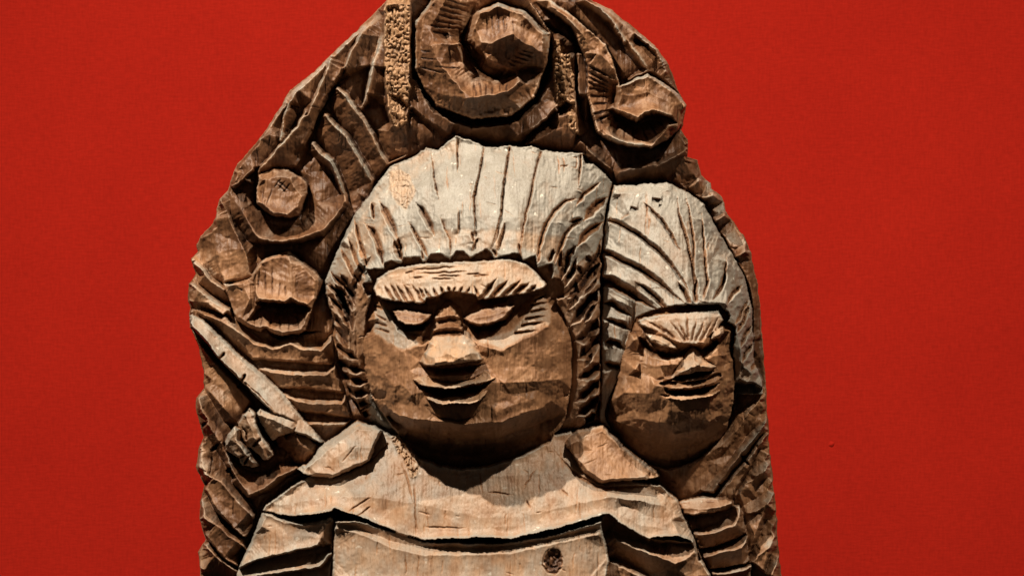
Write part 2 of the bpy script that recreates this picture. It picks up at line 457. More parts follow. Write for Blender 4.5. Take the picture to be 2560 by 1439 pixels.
# ------------------------------------------------------------------ two left knobs
CURL3 = part('flame_curl')
o = P('I', '590,160,56 700,118,54 800,125,54 900,180,54 940,230,56 935,300,62 880,450,66 800,470,68 710,466,70 620,420,66 570,370,62 575,240,58')
F = [P('I', '620,200,88 710,175,94 820,185,96'), P('I', '700,130,72 760,160,88 830,180,90'), P('I', '820,190,98 850,250,100 905,320,92'), P('I', '600,360,92 700,440,102 800,450,102 870,400,98')]
m = layer(CURL3, o, F, grey=0.12, tone=0.36); H[m] += 4
cuts('I', '720,200 820,280/720,230 800,300/760,190 700,260/800,200 720,280/830,220 750,300/690,260 640,400', w=4, d=3)
CURL4 = part('flame_curl')
o = P('I', '330,945,46 370,1060,52 425,1210,56 510,1265,60 590,1292,64 640,1270,70 700,1310,74 770,1325,74 870,1315,74 930,1288,74 960,1170,74 1000,1060,72 1055,925,48 1000,860,52 900,785,56 800,712,60 690,740,66 600,790,70 545,865,74 535,900,70 480,920,60 400,950,56')
F = [P('I', '560,880,84 620,800,86 700,762,84 810,755,84 820,800,94'), P('I', '570,1000,98 590,1060,104 640,1065,106 780,1072,106 825,1050,106 870,1070,102 940,1100,96'),
     P('I', '820,800,94 825,900,102 830,1040,106'), P('I', '880,800,80 1000,920,82 990,1050,84'),
     P('I', '590,1085,30 700,1100,26 800,1095,26 935,1120,32'), P('I', '600,1120,34 700,1160,34 860,1158,36 940,1140,44'),
     P('I', '540,900,72 560,1000,80 575,1100,72'), P('I', '440,1190,72 560,1260,78 640,1255,86 760,1295,92 900,1280,90 950,1160,86'),
     P('I', '380,960,66 480,940,76 520,1060,84')]
m = layer(CURL4, o, F, grey=0.14, tone=0.50); H[m] += 10
cuts('I', '620,1180 600,1260/680,1190 670,1270/740,1190 745,1290/800,1190 810,1290/860,1180 880,1270/910,1160 930,1230', w=4, d=3)
cuts('I', '600,830 590,1000/640,850 640,1040/690,830 690,1040/740,930 740,1050/780,950 785,1050', w=4, d=3)
cuts('I', '640,1290 690,1330 740,1340 830,1315 930,1305 1050,1290', w=9, d=14)

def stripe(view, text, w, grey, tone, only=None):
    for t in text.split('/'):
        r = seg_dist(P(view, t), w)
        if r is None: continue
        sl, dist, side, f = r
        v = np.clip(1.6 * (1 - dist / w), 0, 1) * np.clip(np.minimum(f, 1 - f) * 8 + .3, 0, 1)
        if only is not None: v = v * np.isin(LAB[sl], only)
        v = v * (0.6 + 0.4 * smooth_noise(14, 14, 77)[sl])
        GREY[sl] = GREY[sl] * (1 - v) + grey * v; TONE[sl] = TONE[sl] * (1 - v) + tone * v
HC = [HALO, CURL, CURL2, CURL3, CURL4]
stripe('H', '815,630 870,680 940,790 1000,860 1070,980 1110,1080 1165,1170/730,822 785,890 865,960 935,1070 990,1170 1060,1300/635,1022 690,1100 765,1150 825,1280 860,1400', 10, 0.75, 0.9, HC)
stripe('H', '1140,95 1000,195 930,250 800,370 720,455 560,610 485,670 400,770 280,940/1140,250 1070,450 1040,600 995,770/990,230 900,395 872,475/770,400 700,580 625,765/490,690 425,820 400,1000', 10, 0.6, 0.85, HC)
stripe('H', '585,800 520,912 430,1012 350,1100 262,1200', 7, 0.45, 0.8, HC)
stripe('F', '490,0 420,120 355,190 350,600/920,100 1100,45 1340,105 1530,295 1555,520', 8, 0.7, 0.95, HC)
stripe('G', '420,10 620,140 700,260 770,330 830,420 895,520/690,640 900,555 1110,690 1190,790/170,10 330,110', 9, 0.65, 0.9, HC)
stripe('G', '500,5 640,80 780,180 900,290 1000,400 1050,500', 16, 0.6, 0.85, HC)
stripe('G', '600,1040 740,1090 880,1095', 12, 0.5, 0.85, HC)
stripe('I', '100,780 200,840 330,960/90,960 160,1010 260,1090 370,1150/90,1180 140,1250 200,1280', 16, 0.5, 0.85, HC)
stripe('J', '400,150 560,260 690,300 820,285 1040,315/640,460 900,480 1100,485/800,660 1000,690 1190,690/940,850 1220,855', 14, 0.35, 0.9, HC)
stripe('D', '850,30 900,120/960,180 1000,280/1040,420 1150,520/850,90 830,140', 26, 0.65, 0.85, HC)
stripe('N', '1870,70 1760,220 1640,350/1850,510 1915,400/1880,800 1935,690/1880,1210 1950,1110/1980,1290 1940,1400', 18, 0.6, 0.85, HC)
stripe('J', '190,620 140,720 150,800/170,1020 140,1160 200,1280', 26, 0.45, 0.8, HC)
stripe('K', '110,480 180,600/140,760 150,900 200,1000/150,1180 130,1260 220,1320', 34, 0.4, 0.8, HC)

# ------------------------------------------------------------------ worm eaten strips
def worm(view, poly, amp, base=0):
    m = inside(P(view, poly)).astype(float); m = blur(m, 3)
    m = np.clip(m * 1.6 - 0.5 + 0.7 * smooth_noise(14, 16, 33), 0, 1) * (m > .02)
    n = smooth_noise(7, 11, 31) + 0.7 * smooth_noise(4.5, 7, 32)
    ridg = np.abs(n)
    H[:] = H + m * (base + amp * (np.clip(ridg * 2.2, 0, 1) - 0.8))
    WORM[:] = np.maximum(WORM, m * (0.55 + 0.45 * np.clip(ridg * 2.2, 0, 1)))
worm('H', '1160,-100 1335,-100 1338,400 1335,720 1300,790 1320,880 1250,925 1190,860 1160,640 1150,300', 5.5, 7)
worm('G', '175,280 240,300 330,420 350,560 352,760 372,1000 310,960 290,790 215,800 190,560', 7, 4)

# ================================================================== body
CHEST = part('tunic')
o = P('S', '834,1300,170 900,1300,172 1060,1350,180 1250,1355,182 1400,1330,178 1503,1300,168 1512,1350,160 1522,1400,158 1530,1478,158 815,1478,160 822,1400,160')
F = [P('M', '-40,960,166 180,1020,172 450,1130,178 720,1170,178 1200,1180,180 1600,1150,180 1900,1090,178 2300,1010,168'),
     P('M', '-60,1000,178 180,1060,188 450,1180,196 720,1240,200 1100,1240,202 1500,1225,202 1900,1140,198 2290,1060,180'),
     P('S', '850,1439,182 1000,1439,200 1180,1439,206 1350,1439,202 1480,1439,188')]
layer(CHEST, o, F, grey=0.46, tone=0.82); H[LAB == CHEST] += 20
LSLV = part('sleeve')
o = P('K', '690,880,84 730,870,110 910,930,120 1060,960,124 1200,950,132 1330,900,140 1375,960,140 1350,1100,136 1345,1439,136 1340,1560,136 420,1560,70 480,1400,70 490,1360,76 560,1200,78 640,1030,80')
F = [P('K', '740,890,122 910,955,136 1060,975,142 1200,980,146 1290,955,150'), P('K', '1350,990,138 1320,1175,134'),
     P('K', '1290,960,158 1240,1090,158 1205,1155,156 930,1225,146 640,1295,130 500,1358,104'), P('K', '700,1000,124 900,1080,142 1100,1080,150'),
     P('K', '640,1060,98 560,1250,96 500,1350,92'),
     P('K', '1310,1180,92 1205,1178,86 930,1250,80 640,1318,72 500,1385,62'),
     P('K', '1310,1215,92 1190,1245,90 850,1290,84 640,1335,78 520,1400,70'),
     P('K', '1310,1240,146 1220,1350,150 1100,1370,148 850,1410,130 560,1450,112'), P('K', '1310,1290,110 1240,1370,100 1100,1395,92 850,1439,84')]
layer(LSLV, o, F, grey=0.45, tone=0.74); H[LAB == LSLV] += 14
cuts('K', '1360,960 1345,1180 1330,1439', w=7, d=16, taper=0)
RSLV = part('sleeve')
o = P('N', '370,900,140 450,860,140 800,1100,140 1190,1130,130 1250,1200,104 1300,1320,102 1375,1470,102 1400,1600,102 380,1600,130 440,1300,130 400,1100,130 370,980,140')
F = [P('N', '440,960,100 600,1060,98 780,1150,98 900,1155,98 1180,1150,98'),
     P('N', '440,1010,90 620,1100,94 820,1165,100 1000,1172,100 1190,1172,102'),
     P('N', '430,1050,90 520,1120,140 800,1235,152 940,1282,154 1040,1328,154 1130,1290,146 1205,1210,130'),
     P('N', '500,1085,110 820,1165,116 1190,1180,116'),
     P('N', '430,1180,120 700,1270,124 940,1370,124 1090,1439,122'),
     P('N', '450,1290,84 640,1350,84 800,1439,84'), P('N', '480,1320,130 640,1400,140 760,1460,140'),
     P('N', '1050,1350,140 1150,1310,138 1240,1230,126 1310,1380,126 1340,1439,126'), P('N', '1050,1380,134 1130,1439,136')]
layer(RSLV, o, F, grey=0.30, tone=0.66); H[LAB == RSLV] += 12
MAN = part('mantle')
o = P('S', '655,1277,110 662,1265,112 690,1245,118 726,1218,122 759,1200,122 800,1175,122 860,1150,120 900,1100,110 950,1060,104 1000,1040,100 1400,1040,104 1470,1130,116 1520,1190,124 1600,1205,124 1650,1213,118 1672,1228,110 1697,1252,100 1712,1290,100 1735,1340,96 1746,1373,92 1755,1400,90 1748,1402,110 '
 '1730,1353,150 1700,1340,160 1658,1341,168 1622,1345,174 1570,1320,182 1522,1284,190 1505,1285,192 1450,1303,200 1387,1320,208 1276,1345,216 1234,1341,216 1110,1345,214 1060,1348,210 1000,1332,206 965,1317,202 910,1294,194 880,1284,190 860,1276,188 837,1268,184 830,1276,182 787,1285,176 750,1288,166 715,1290,150')
F = [P('S', '700,1262,138 760,1250,158 840,1240,174 930,1240,188 1060,1260,202 1200,1290,212 1300,1290,210 1430,1260,198 1520,1240,186 1600,1250,172 1660,1265,150 1700,1290,136'),
     P('S', '720,1240,128 760,1222,136 850,1210,146 930,1190,158 1000,1180,168 1100,1186,180 1200,1190,184 1300,1186,180 1400,1180,166 1470,1200,154 1560,1225,144 1640,1240,130'),
     P('S', '950,1130,136 1050,1155,158 1200,1165,166 1330,1160,158 1400,1140,138'),
     P('S', '1560,1260,168 1620,1290,166 1680,1300,152'), P('S', '1530,1272,184 1600,1310,178 1660,1320,166')]
layer(MAN, o, F, grey=0.44, tone=0.80)
LAPL = part('lapel')
o = P('K', '1015,478,130 1040,495,144 1110,535,156 1230,545,160 1330,560,164 1430,520,166 1560,460,168 1680,400,168 1740,220,158 1805,105,140 1690,90,130 1560,45,116 1380,170,110 1200,290,108 1120,400,112')
F = [P('K', '1100,470,160 1300,300,158 1560,120,150 1700,130,156'), P('K', '1200,500,170 1340,530,176 1660,385,182 1730,200,176 1770,130,162'), P('K', '1300,420,170 1500,280,172')]
layer(LAPL, o, F, grey=0.45, tone=0.82); H[LAB == LAPL] -= 14
cuts('K', '1340,565 1430,525 1560,465 1690,402 1830,250', w=7, d=6, taper=0)
LAPR = part('lapel')
o = P('N', '40,230,130 150,130,128 220,120,124 390,82,120 560,250,114 880,505,108 905,545,116 860,560,130 780,575,146 600,580,160 480,590,168 380,602,172 290,560,172 200,490,170 120,350,160 60,270,150')
F = [P('N', '100,250,164 230,180,160 380,130,148 560,300,142 830,520,138'), P('N', '180,400,182 250,490,190 380,570,194 480,565,190 760,545,164'), P('N', '300,300,172 450,450,178')]
layer(LAPR, o, F, grey=0.18, tone=0.62); H[LAB == LAPR] -= 10
cuts('N', '-60,300 20,400 110,490 200,560 330,630 450,650 620,640 900,620', w=10, d=8, taper=1)
# fold steps of the right arm
FOLD = part('arm_fold')
o = P('N', '1075,790,90 1130,760,84 1300,730,80 1500,740,82 1555,770,80 1560,810,76 1620,815,76 1660,920,70 1690,1060,66 1700,1200,64 1730,1350,64 1740,1600,64 1400,1600,70 1370,1439,74 1300,1320,80 1250,1200,84 1200,1050,86 1120,900,88')
F = [P('N', '1090,830,104 1250,840,116 1340,835,120 1450,825,118 1540,790,104'), P('N', '1090,800,92 1240,760,92 1420,740,92'), P('N', '1130,880,104 1220,888,112 1400,860,112 1440,850,110'),
     P('N', '1140,905,62 1240,905,56 1400,890,54 1530,850,54 1560,835,56'), P('N', '1210,1040,66 1380,990,60 1520,920,58 1560,850,60'),
     P('N', '1215,1070,96 1290,1065,108 1400,1052,112 1480,1020,112 1575,985,112 1622,910,106 1625,830,92'), P('N', '1640,900,80 1680,1000,74 1640,1080,76'),
     P('N', '1260,1200,84 1400,1175,82 1560,1110,80 1620,1070,80'), P('N', '1260,1215,56 1400,1195,54 1600,1130,52 1690,1070,50'),
     P('N', '1310,1278,96 1400,1240,106 1520,1215,108 1640,1195,106 1690,1110,90'), P('N', '1330,1380,84 1500,1370,82 1680,1330,78'),
     P('N', '1350,1400,54 1500,1385,52 1700,1340,50'), P('N', '1390,1425,98 1550,1415,104 1640,1395,104 1725,1365,86'),
     P('N', '1400,1500,80 1700,1460,76')]
layer(FOLD, o, F, grey=0.22, tone=0.46)

# ================================================================== sword and hand
SWORD = part('sword_blade')
o = P('J', '76,82,48 100,72,50 140,88,54 230,150,62 330,250,64 430,350,66 540,440,68 640,520,70 750,630,74 850,750,76 950,870,78 1075,1003,78 1030,1005,74 940,960,76 850,930,80 700,800,84 600,700,80 460,560,74 300,400,66 190,260,58 100,170,46')
F = [P('J', '100,140,76 200,240,92 310,385,100 470,545,106 610,685,110 710,785,112 850,915,108 950,945,100 1040,1000,90'), P('J', '110,110,66 240,190,78 430,380,84 640,560,90 850,790,94')]
m = layer(SWORD, o, F, grey=0.52, tone=0.72); H[m] += 14
cuts('J', '290,415 340,362/438,592 492,520', w=10, d=24, taper=0, bare=1, dark=.3)
cuts('J', '175,885 222,842/250,1055 322,988/362,1215 388,1172', w=11, d=24, taper=3, bare=1, dark=.3)
cuts('J', '320,400 450,530 590,650 700,770 740,800', w=5, d=10)
cuts('N', '1628,345 1715,452/1425,605 1490,645', w=8, d=20, bare=1, dark=.3)
ARM = part('forearm')
o = P('J', '640,860,60 740,935,66 840,925,84 930,950,88 1020,1030,84 1000,1085,70 930,1165,60 860,1160,50 800,1080,44 720,1010,44')
F = [P('J', '850,935,104 890,1010,104 1000,1085,86'), P('J', '760,950,84 850,1050,80 920,1120,74')]
layer(ARM, o, F, grey=0.1, tone=0.45)
HAND = part('hand')
o = P('J', '575,785,110 600,755,110 650,768,112 760,800,112 875,855,106 845,930,96 730,955,90 690,990,84 640,930,90 600,860,100')
F = [P('J', '600,800,134 700,830,136 840,900,120'), P('J', '640,860,126 740,920,118')]
layer(HAND, o, F, grey=0.5, tone=0.8)
FING1 = part('finger', HAND)
o = P('J', '442,862,96 480,800,104 528,748,112 572,790,118 580,860,116 620,950,110 665,1020,104 695,1090,96 660,1122,92 615,1120,92 555,1060,92 500,1020,92 460,960,92')
F = [P('J', '500,800,136 530,860,150 560,960,150 620,1040,140 630,1080,126'), P('J', '560,800,132 590,920,134 650,1040,124'), P('J', '550,1000,110 590,990,116')]
layer(FING1, o, F, grey=0.4, tone=0.66)
FING2 = part('finger', HAND)
o = P('J', '344,985,84 370,930,94 420,885,104 450,900,104 462,970,100 510,1030,96 560,1110,92 592,1168,88 545,1178,86 470,1165,84 440,1110,84 350,1055,80')
F = [P('J', '380,970,122 420,930,130 440,1000,132 500,1080,126 550,1140,112'), P('J', '360,1010,108 450,1100,110'), P('J', '455,985,118 520,1060,114')]
layer(FING2, o, F, grey=0.5, tone=0.72)
cuts('J', '445,1110 500,1090/540,1035 605,985/480,1165 530,1090/455,960 540,1090 580,1160/575,790 590,880 640,960/470,870 500,930 520,1010', w=8, d=16, bare=.6)

# ================================================================== second head
HEAD2 = part('head', None, 'smaller head with closed eyes leaning beside the large one')
HAIR2 = part('hair', HEAD2)
o = P('D', '155,68,96 250,66,96 340,64,98 460,52,98 570,44,96 700,110,90 840,200,80 950,400,72 1060,590,66 1150,750,62 1190,900,60 1205,1000,60 1215,1200,60 1225,1400,60 1290,1540,60 1285,1640,60 1100,1640,60 1000,1800,60 150,1900,70 60,1850,70 60,1400,90 66,1000,104 60,640,112 95,400,112 130,200,104')
F = [P('D', '170,130,122 400,130,128 570,110,126 700,180,118 830,260,102'), P('D', '140,330,132 300,300,150 500,280,160 650,300,158 820,330,138 950,450,104'),
     P('D', '110,560,136 300,550,164 500,560,184 700,560,188 850,600,172 1000,640,136 1080,700,104'),
     P('D', '90,760,134 300,780,168 500,820,200 700,820,214 850,830,204 980,850,172 1130,880,104'),
     P('D', '400,1030,176 480,1000,196 560,980,212 680,950,228 740,938,230 860,938,222 960,948,206 1000,955,200'),
     P('D', '70,1100,120 200,1090,130 320,1060,134'), P('D', '100,1300,108 240,1280,114'), P('D', '100,1480,96 220,1430,100'),
     P('D', '1010,960,186 1040,1080,170 1070,1100,166 1100,1250,150 1130,1420,130 1200,1480,110'), P('D', '1150,1000,108 1160,1200,104'),
     P('E', '1120,650,112 1180,675,110 1250,690,84'), P('E', '1140,560,112 1240,600,84'), P('E', '1110,700,40 1240,700,34 1240,820,34 1110,860,34')]
layer(HAIR2, o, F, grey=0.74, tone=0.80, step=8)
FH = [HAIR2]
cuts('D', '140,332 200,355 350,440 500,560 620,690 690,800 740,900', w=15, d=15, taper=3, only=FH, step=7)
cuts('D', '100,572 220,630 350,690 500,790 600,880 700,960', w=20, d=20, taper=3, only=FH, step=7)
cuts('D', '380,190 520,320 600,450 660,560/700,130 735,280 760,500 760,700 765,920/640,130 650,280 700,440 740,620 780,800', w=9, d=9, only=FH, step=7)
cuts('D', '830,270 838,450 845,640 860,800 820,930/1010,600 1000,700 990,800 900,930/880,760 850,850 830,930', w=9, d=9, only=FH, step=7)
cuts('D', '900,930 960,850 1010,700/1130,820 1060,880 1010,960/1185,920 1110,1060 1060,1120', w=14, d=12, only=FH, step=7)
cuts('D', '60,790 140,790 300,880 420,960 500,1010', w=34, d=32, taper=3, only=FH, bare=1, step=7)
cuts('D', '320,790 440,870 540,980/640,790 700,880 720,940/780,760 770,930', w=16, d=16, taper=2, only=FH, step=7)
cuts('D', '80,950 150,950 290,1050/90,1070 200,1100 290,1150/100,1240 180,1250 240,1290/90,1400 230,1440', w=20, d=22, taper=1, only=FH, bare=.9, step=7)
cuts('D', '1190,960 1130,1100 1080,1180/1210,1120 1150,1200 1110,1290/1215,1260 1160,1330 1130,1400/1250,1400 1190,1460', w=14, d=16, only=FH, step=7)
cuts('D', '290,225 340,245/450,168 525,175/500,215 520,218/290,285 200,335', w=4, d=5, only=FH, step=7)
bulge('D', '230,800 400,900 520,990/120,880 300,990', 14, 8, FH)
FACE2o = P('E', '375,215,104 480,160,120 600,135,134 740,120,140 960,120,134 1030,170,120 1045,200,110 1030,240,100 1085,280,96 1085,340,92 1075,450,90 1090,600,88 1085,780,84 1060,920,74 1030,1030,60 960,1130,48 850,1220,40 720,1290,36 600,1310,34 440,1260,34 300,1150,38 190,1010,48 155,940,58 150,900,62 190,780,66 230,700,70 260,560,78 300,420,88 350,260,96')
def dome2(x, y):
    u = (x - 1680) / 175.0; v = (y - 905) / 205.0
    return 76 + 128 * max(0.0, 1 - (abs(u) ** 2.2 + abs(v) ** 2.2)) ** 0.55
F = [P('E', '400,230,110 500,180,128 740,140,140 960,140,136 1010,200,122'),
     P('E', '420,330,124 560,480,116 680,480,112 800,440,116 870,460,116 960,400,112'),
     P('E', '320,420,130 420,470,150 500,500,168 600,520,178 680,500,184'), P('E', '280,650,124 400,600,166 490,640,176 560,640,186 640,640,190'),
     P('E', '400,530,160 500,560,180 640,545,190'), P('E', '890,480,176 960,430,160 1060,420,112'), P('E', '900,500,182 960,580,176 1030,600,150 1060,520,130'),
     P('E', '520,660,178 560,640,176 660,620,176'), P('E', '500,780,190 560,800,194'),
     P('E', '200,950,84 420,1020,144 560,1000,168 650,1050,170 860,1020,160 960,960,130 1020,930,110'),
     P('E', '250,960,96 380,940,156 540,965,180 660,980,184 720,935,190 900,950,170 1000,900,126'),
     P('E', '280,1060,60 450,1140,78 620,1170,84 820,1130,78 960,1050,66'),
     P('E', '600,810,196 750,815,200 900,790,184'), P('E', '610,880,194 750,890,196 900,860,176')]
layer(HEAD2, FACE2o, F, grey=0.05, tone=0.55, fn=(dome2, 34, 30, 12, 1045), seed=3)
BROW2 = part('eyebrow', HEAD2)
o = P('E', '385,235,120 450,205,128 600,185,140 740,178,146 850,165,146 960,155,138 1000,235,132 960,290,148 890,345,168 800,395,182 750,400,186 700,392,182 640,370,174 560,320,158 470,290,144 395,265,128')
F = [P('E', '460,240,146 600,225,164 740,215,172 860,210,170 960,205,156'), P('E', '600,300,176 740,320,190 860,300,178')]
m = layer(BROW2, o, F, grey=0.5, tone=0.78); H[m] = 168 + (H[m] - 140) * 0.32
cuts('E', '440,235 500,260 575,312/520,250 640,355/610,230 720,375/735,180 742,350/805,215 770,370/915,235 830,380/965,200 885,350/670,240 735,370/860,230 800,370', w=7, d=8, taper=2)
for txt, in (('440,325,136 500,340,140 560,350,142 620,390,144 668,435,142 600,425,150 540,415,152 470,375,146',), ('925,320,140 960,290,136 1000,280,128 998,330,126 960,360,134 905,370,142',)):
    LID = part('eyelid', HEAD2)
    layer(LID, P('E', txt), [P('E', '500,365,158 580,395,160')] if '440' in txt else [P('E', '940,345,150 975,320,146')], grey=0.4, tone=0.95); H[LAB == LID] += 42
cuts('E', '370,320 430,405 500,465 600,490 700,480/850,450 910,420 965,380', w=22, d=28, only=[HEAD2], bare=.5, dark=.1)
cuts('E', '335,475 425,480/345,455 400,460/385,530 430,525/1010,410 1050,400/1020,460 1058,455', w=6, d=6, only=[HEAD2])
NOSE2 = part('nose', HEAD2)
o = P('E', '780,425,140 815,450,144 845,490,150 890,520,164 950,562,172 900,590,192 800,603,200 700,622,196 620,640,178 640,590,172 670,545,164 715,490,150 745,450,142')
F = [P('E', '782,440,160 780,490,184 795,540,208 690,590,198 720,565,202 795,560,214 870,550,206 930,565,194'), P('E', '690,600,210 795,540,226 840,560,222 940,570,196'), P('E', '800,590,216')]
F = F[:2]
layer(NOSE2, o, F, grey=0.35, tone=0.8)
ULIP2 = part('upper_lip', HEAD2)
o = P('E', '538,682,158 600,660,164 640,668,166 760,672,168 880,650,168 930,615,162 975,605,154 985,625,156 960,655,168 900,690,190 700,722,204 620,715,198 560,700,178')
layer(ULIP2, o, [P('E', '600,690,182 700,705,196 880,680,186')], grey=0.1, tone=0.62)
LLIP2 = part('lower_lip', HEAD2)
o = P('E', '548,770,166 640,768,176 750,772,178 850,765,176 920,745,168 972,730,152 965,740,160 920,772,182 800,795,194 700,805,196 600,790,186')
layer(LLIP2, o, [], grey=0.2, tone=0.75); H[LAB == LLIP2] += 14
cuts('E', '560,695 600,745 700,755 830,740 940,700 970,680', w=24, d=34, only=[HEAD2], bare=.5, taper=1)
cuts('E', '590,660 700,642 850,615 930,598', w=18, d=34, only=[HEAD2], taper=1)

# ================================================================== main head
HEAD = part('head', None, 'large smiling head with downcast eyes and a broad nose')
HAIR = part('hair', HEAD)
o = P('S', '810,702,86 845,620,90 883,538,94 930,475,98 974,417,102 1010,400,108 1043,386,112 1064,368,114 1080,372,116 1095,375,120 1120,352,122 1140,339,124 1175,350,126 1210,365,126 1240,368,128 1274,363,128 1300,366,128 1332,365,128 1356,375,126 1400,380,122 1457,382,114 1464,406,112 1485,410,108 1515,435,100 1533,458,92 1516,525,104 1506,643,106 1503,816,102 1502,998,90 1485,1050,80 1440,1075,70 1380,1090,60 980,1090,60 930,1062,70 880,1000,76 845,900,80 832,800,82 815,740,82')
F = [P('S', '860,600,130 930,500,140 1010,430,146 1100,398,156 1210,390,164 1330,390,160 1440,405,144 1500,440,122'),
     P('S', '850,680,150 900,600,178 960,530,190 1050,470,200 1150,450,210 1260,445,212 1360,455,204 1450,480,178 1510,540,128'),
     P('S', '880,720,186 930,640,222 1000,590,240 1100,550,256 1200,540,262 1300,545,258 1400,560,238 1460,600,196 1504,660,126'),
     DROP(P('A', '-60,280,214 0,130,250 60,190,262 160,180,276 200,130,282 270,150,288 290,105,290 380,100,296 410,140,300 450,90,300 510,90,304 560,115,306 600,75,306 640,70,306 680,105,308 790,65,308 850,115,306 980,85,302 1010,125,300 1080,110,294 1110,175,284 1190,145,274 1200,230,262 1260,260,248 1330,330,224'), 24),
     P('A', '-120,480,172 -80,700,158 -60,900,142 0,1050,120 60,1150,96'), P('A', '-190,420,130 -160,700,124 -130,900,112 -60,1080,96'),
     P('A', '-20,420,186 -10,640,168 10,840,152 50,980,134 130,1120,108'),
     P('A', '1300,400,196 1350,640,172 1350,900,152 1300,1100,120'), P('A', '1420,400,170 1440,700,140 1440,950,116')]
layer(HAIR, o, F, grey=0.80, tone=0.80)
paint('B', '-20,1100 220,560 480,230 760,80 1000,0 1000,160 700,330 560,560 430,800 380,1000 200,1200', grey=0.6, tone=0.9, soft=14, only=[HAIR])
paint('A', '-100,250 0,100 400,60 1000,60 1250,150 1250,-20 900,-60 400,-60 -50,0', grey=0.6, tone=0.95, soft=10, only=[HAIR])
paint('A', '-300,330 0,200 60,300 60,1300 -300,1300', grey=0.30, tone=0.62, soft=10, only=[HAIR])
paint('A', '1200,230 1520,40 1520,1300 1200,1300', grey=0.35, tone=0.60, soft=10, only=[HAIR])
FR = [HAIR]
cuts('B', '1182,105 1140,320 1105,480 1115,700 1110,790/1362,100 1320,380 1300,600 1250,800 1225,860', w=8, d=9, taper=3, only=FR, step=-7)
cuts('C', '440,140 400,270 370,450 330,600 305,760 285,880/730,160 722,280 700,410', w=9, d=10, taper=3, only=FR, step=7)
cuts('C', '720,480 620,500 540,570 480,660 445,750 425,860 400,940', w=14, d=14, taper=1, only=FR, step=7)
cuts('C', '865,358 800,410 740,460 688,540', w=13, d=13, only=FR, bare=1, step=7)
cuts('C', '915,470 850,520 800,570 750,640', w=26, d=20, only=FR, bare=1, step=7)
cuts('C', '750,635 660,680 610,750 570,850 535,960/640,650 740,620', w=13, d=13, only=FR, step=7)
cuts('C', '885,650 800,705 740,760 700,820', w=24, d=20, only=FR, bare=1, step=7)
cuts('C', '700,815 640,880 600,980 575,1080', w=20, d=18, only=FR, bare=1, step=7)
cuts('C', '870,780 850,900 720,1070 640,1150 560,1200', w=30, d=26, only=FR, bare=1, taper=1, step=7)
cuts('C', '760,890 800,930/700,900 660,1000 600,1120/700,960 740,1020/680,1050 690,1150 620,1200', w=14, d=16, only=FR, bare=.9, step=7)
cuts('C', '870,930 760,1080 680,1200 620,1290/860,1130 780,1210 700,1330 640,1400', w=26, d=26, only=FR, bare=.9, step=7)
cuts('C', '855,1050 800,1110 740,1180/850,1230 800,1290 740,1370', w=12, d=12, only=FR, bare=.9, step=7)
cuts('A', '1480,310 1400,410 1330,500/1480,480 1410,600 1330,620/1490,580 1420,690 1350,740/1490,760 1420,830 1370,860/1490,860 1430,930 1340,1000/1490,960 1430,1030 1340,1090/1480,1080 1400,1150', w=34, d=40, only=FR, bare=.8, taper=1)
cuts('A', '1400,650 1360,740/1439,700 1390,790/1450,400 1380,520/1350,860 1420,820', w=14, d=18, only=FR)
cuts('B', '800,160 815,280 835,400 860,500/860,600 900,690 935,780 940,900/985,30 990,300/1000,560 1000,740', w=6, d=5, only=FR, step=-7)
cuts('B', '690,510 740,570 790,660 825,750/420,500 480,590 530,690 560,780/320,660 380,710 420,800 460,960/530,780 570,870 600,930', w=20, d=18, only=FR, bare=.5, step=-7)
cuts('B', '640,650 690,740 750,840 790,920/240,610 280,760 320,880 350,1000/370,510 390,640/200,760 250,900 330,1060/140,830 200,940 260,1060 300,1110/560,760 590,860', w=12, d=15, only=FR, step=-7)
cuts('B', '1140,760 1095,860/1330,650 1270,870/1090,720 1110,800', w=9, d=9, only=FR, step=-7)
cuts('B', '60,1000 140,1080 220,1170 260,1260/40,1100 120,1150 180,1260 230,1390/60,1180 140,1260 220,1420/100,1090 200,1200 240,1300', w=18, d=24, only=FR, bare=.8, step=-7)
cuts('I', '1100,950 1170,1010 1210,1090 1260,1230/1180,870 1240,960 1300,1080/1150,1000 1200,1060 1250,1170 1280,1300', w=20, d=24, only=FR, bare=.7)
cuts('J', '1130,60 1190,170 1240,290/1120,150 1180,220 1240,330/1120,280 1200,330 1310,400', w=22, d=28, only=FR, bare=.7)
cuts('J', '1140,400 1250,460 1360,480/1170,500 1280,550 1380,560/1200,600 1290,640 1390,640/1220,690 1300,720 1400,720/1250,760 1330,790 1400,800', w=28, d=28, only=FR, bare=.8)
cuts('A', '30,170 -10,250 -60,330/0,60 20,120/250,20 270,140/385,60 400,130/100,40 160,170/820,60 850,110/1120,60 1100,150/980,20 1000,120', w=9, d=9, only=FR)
cuts('A', '1200,60 1170,140/1250,60 1230,200/1300,100 1260,230/1340,160 1280,260', w=14, d=16, only=FR)

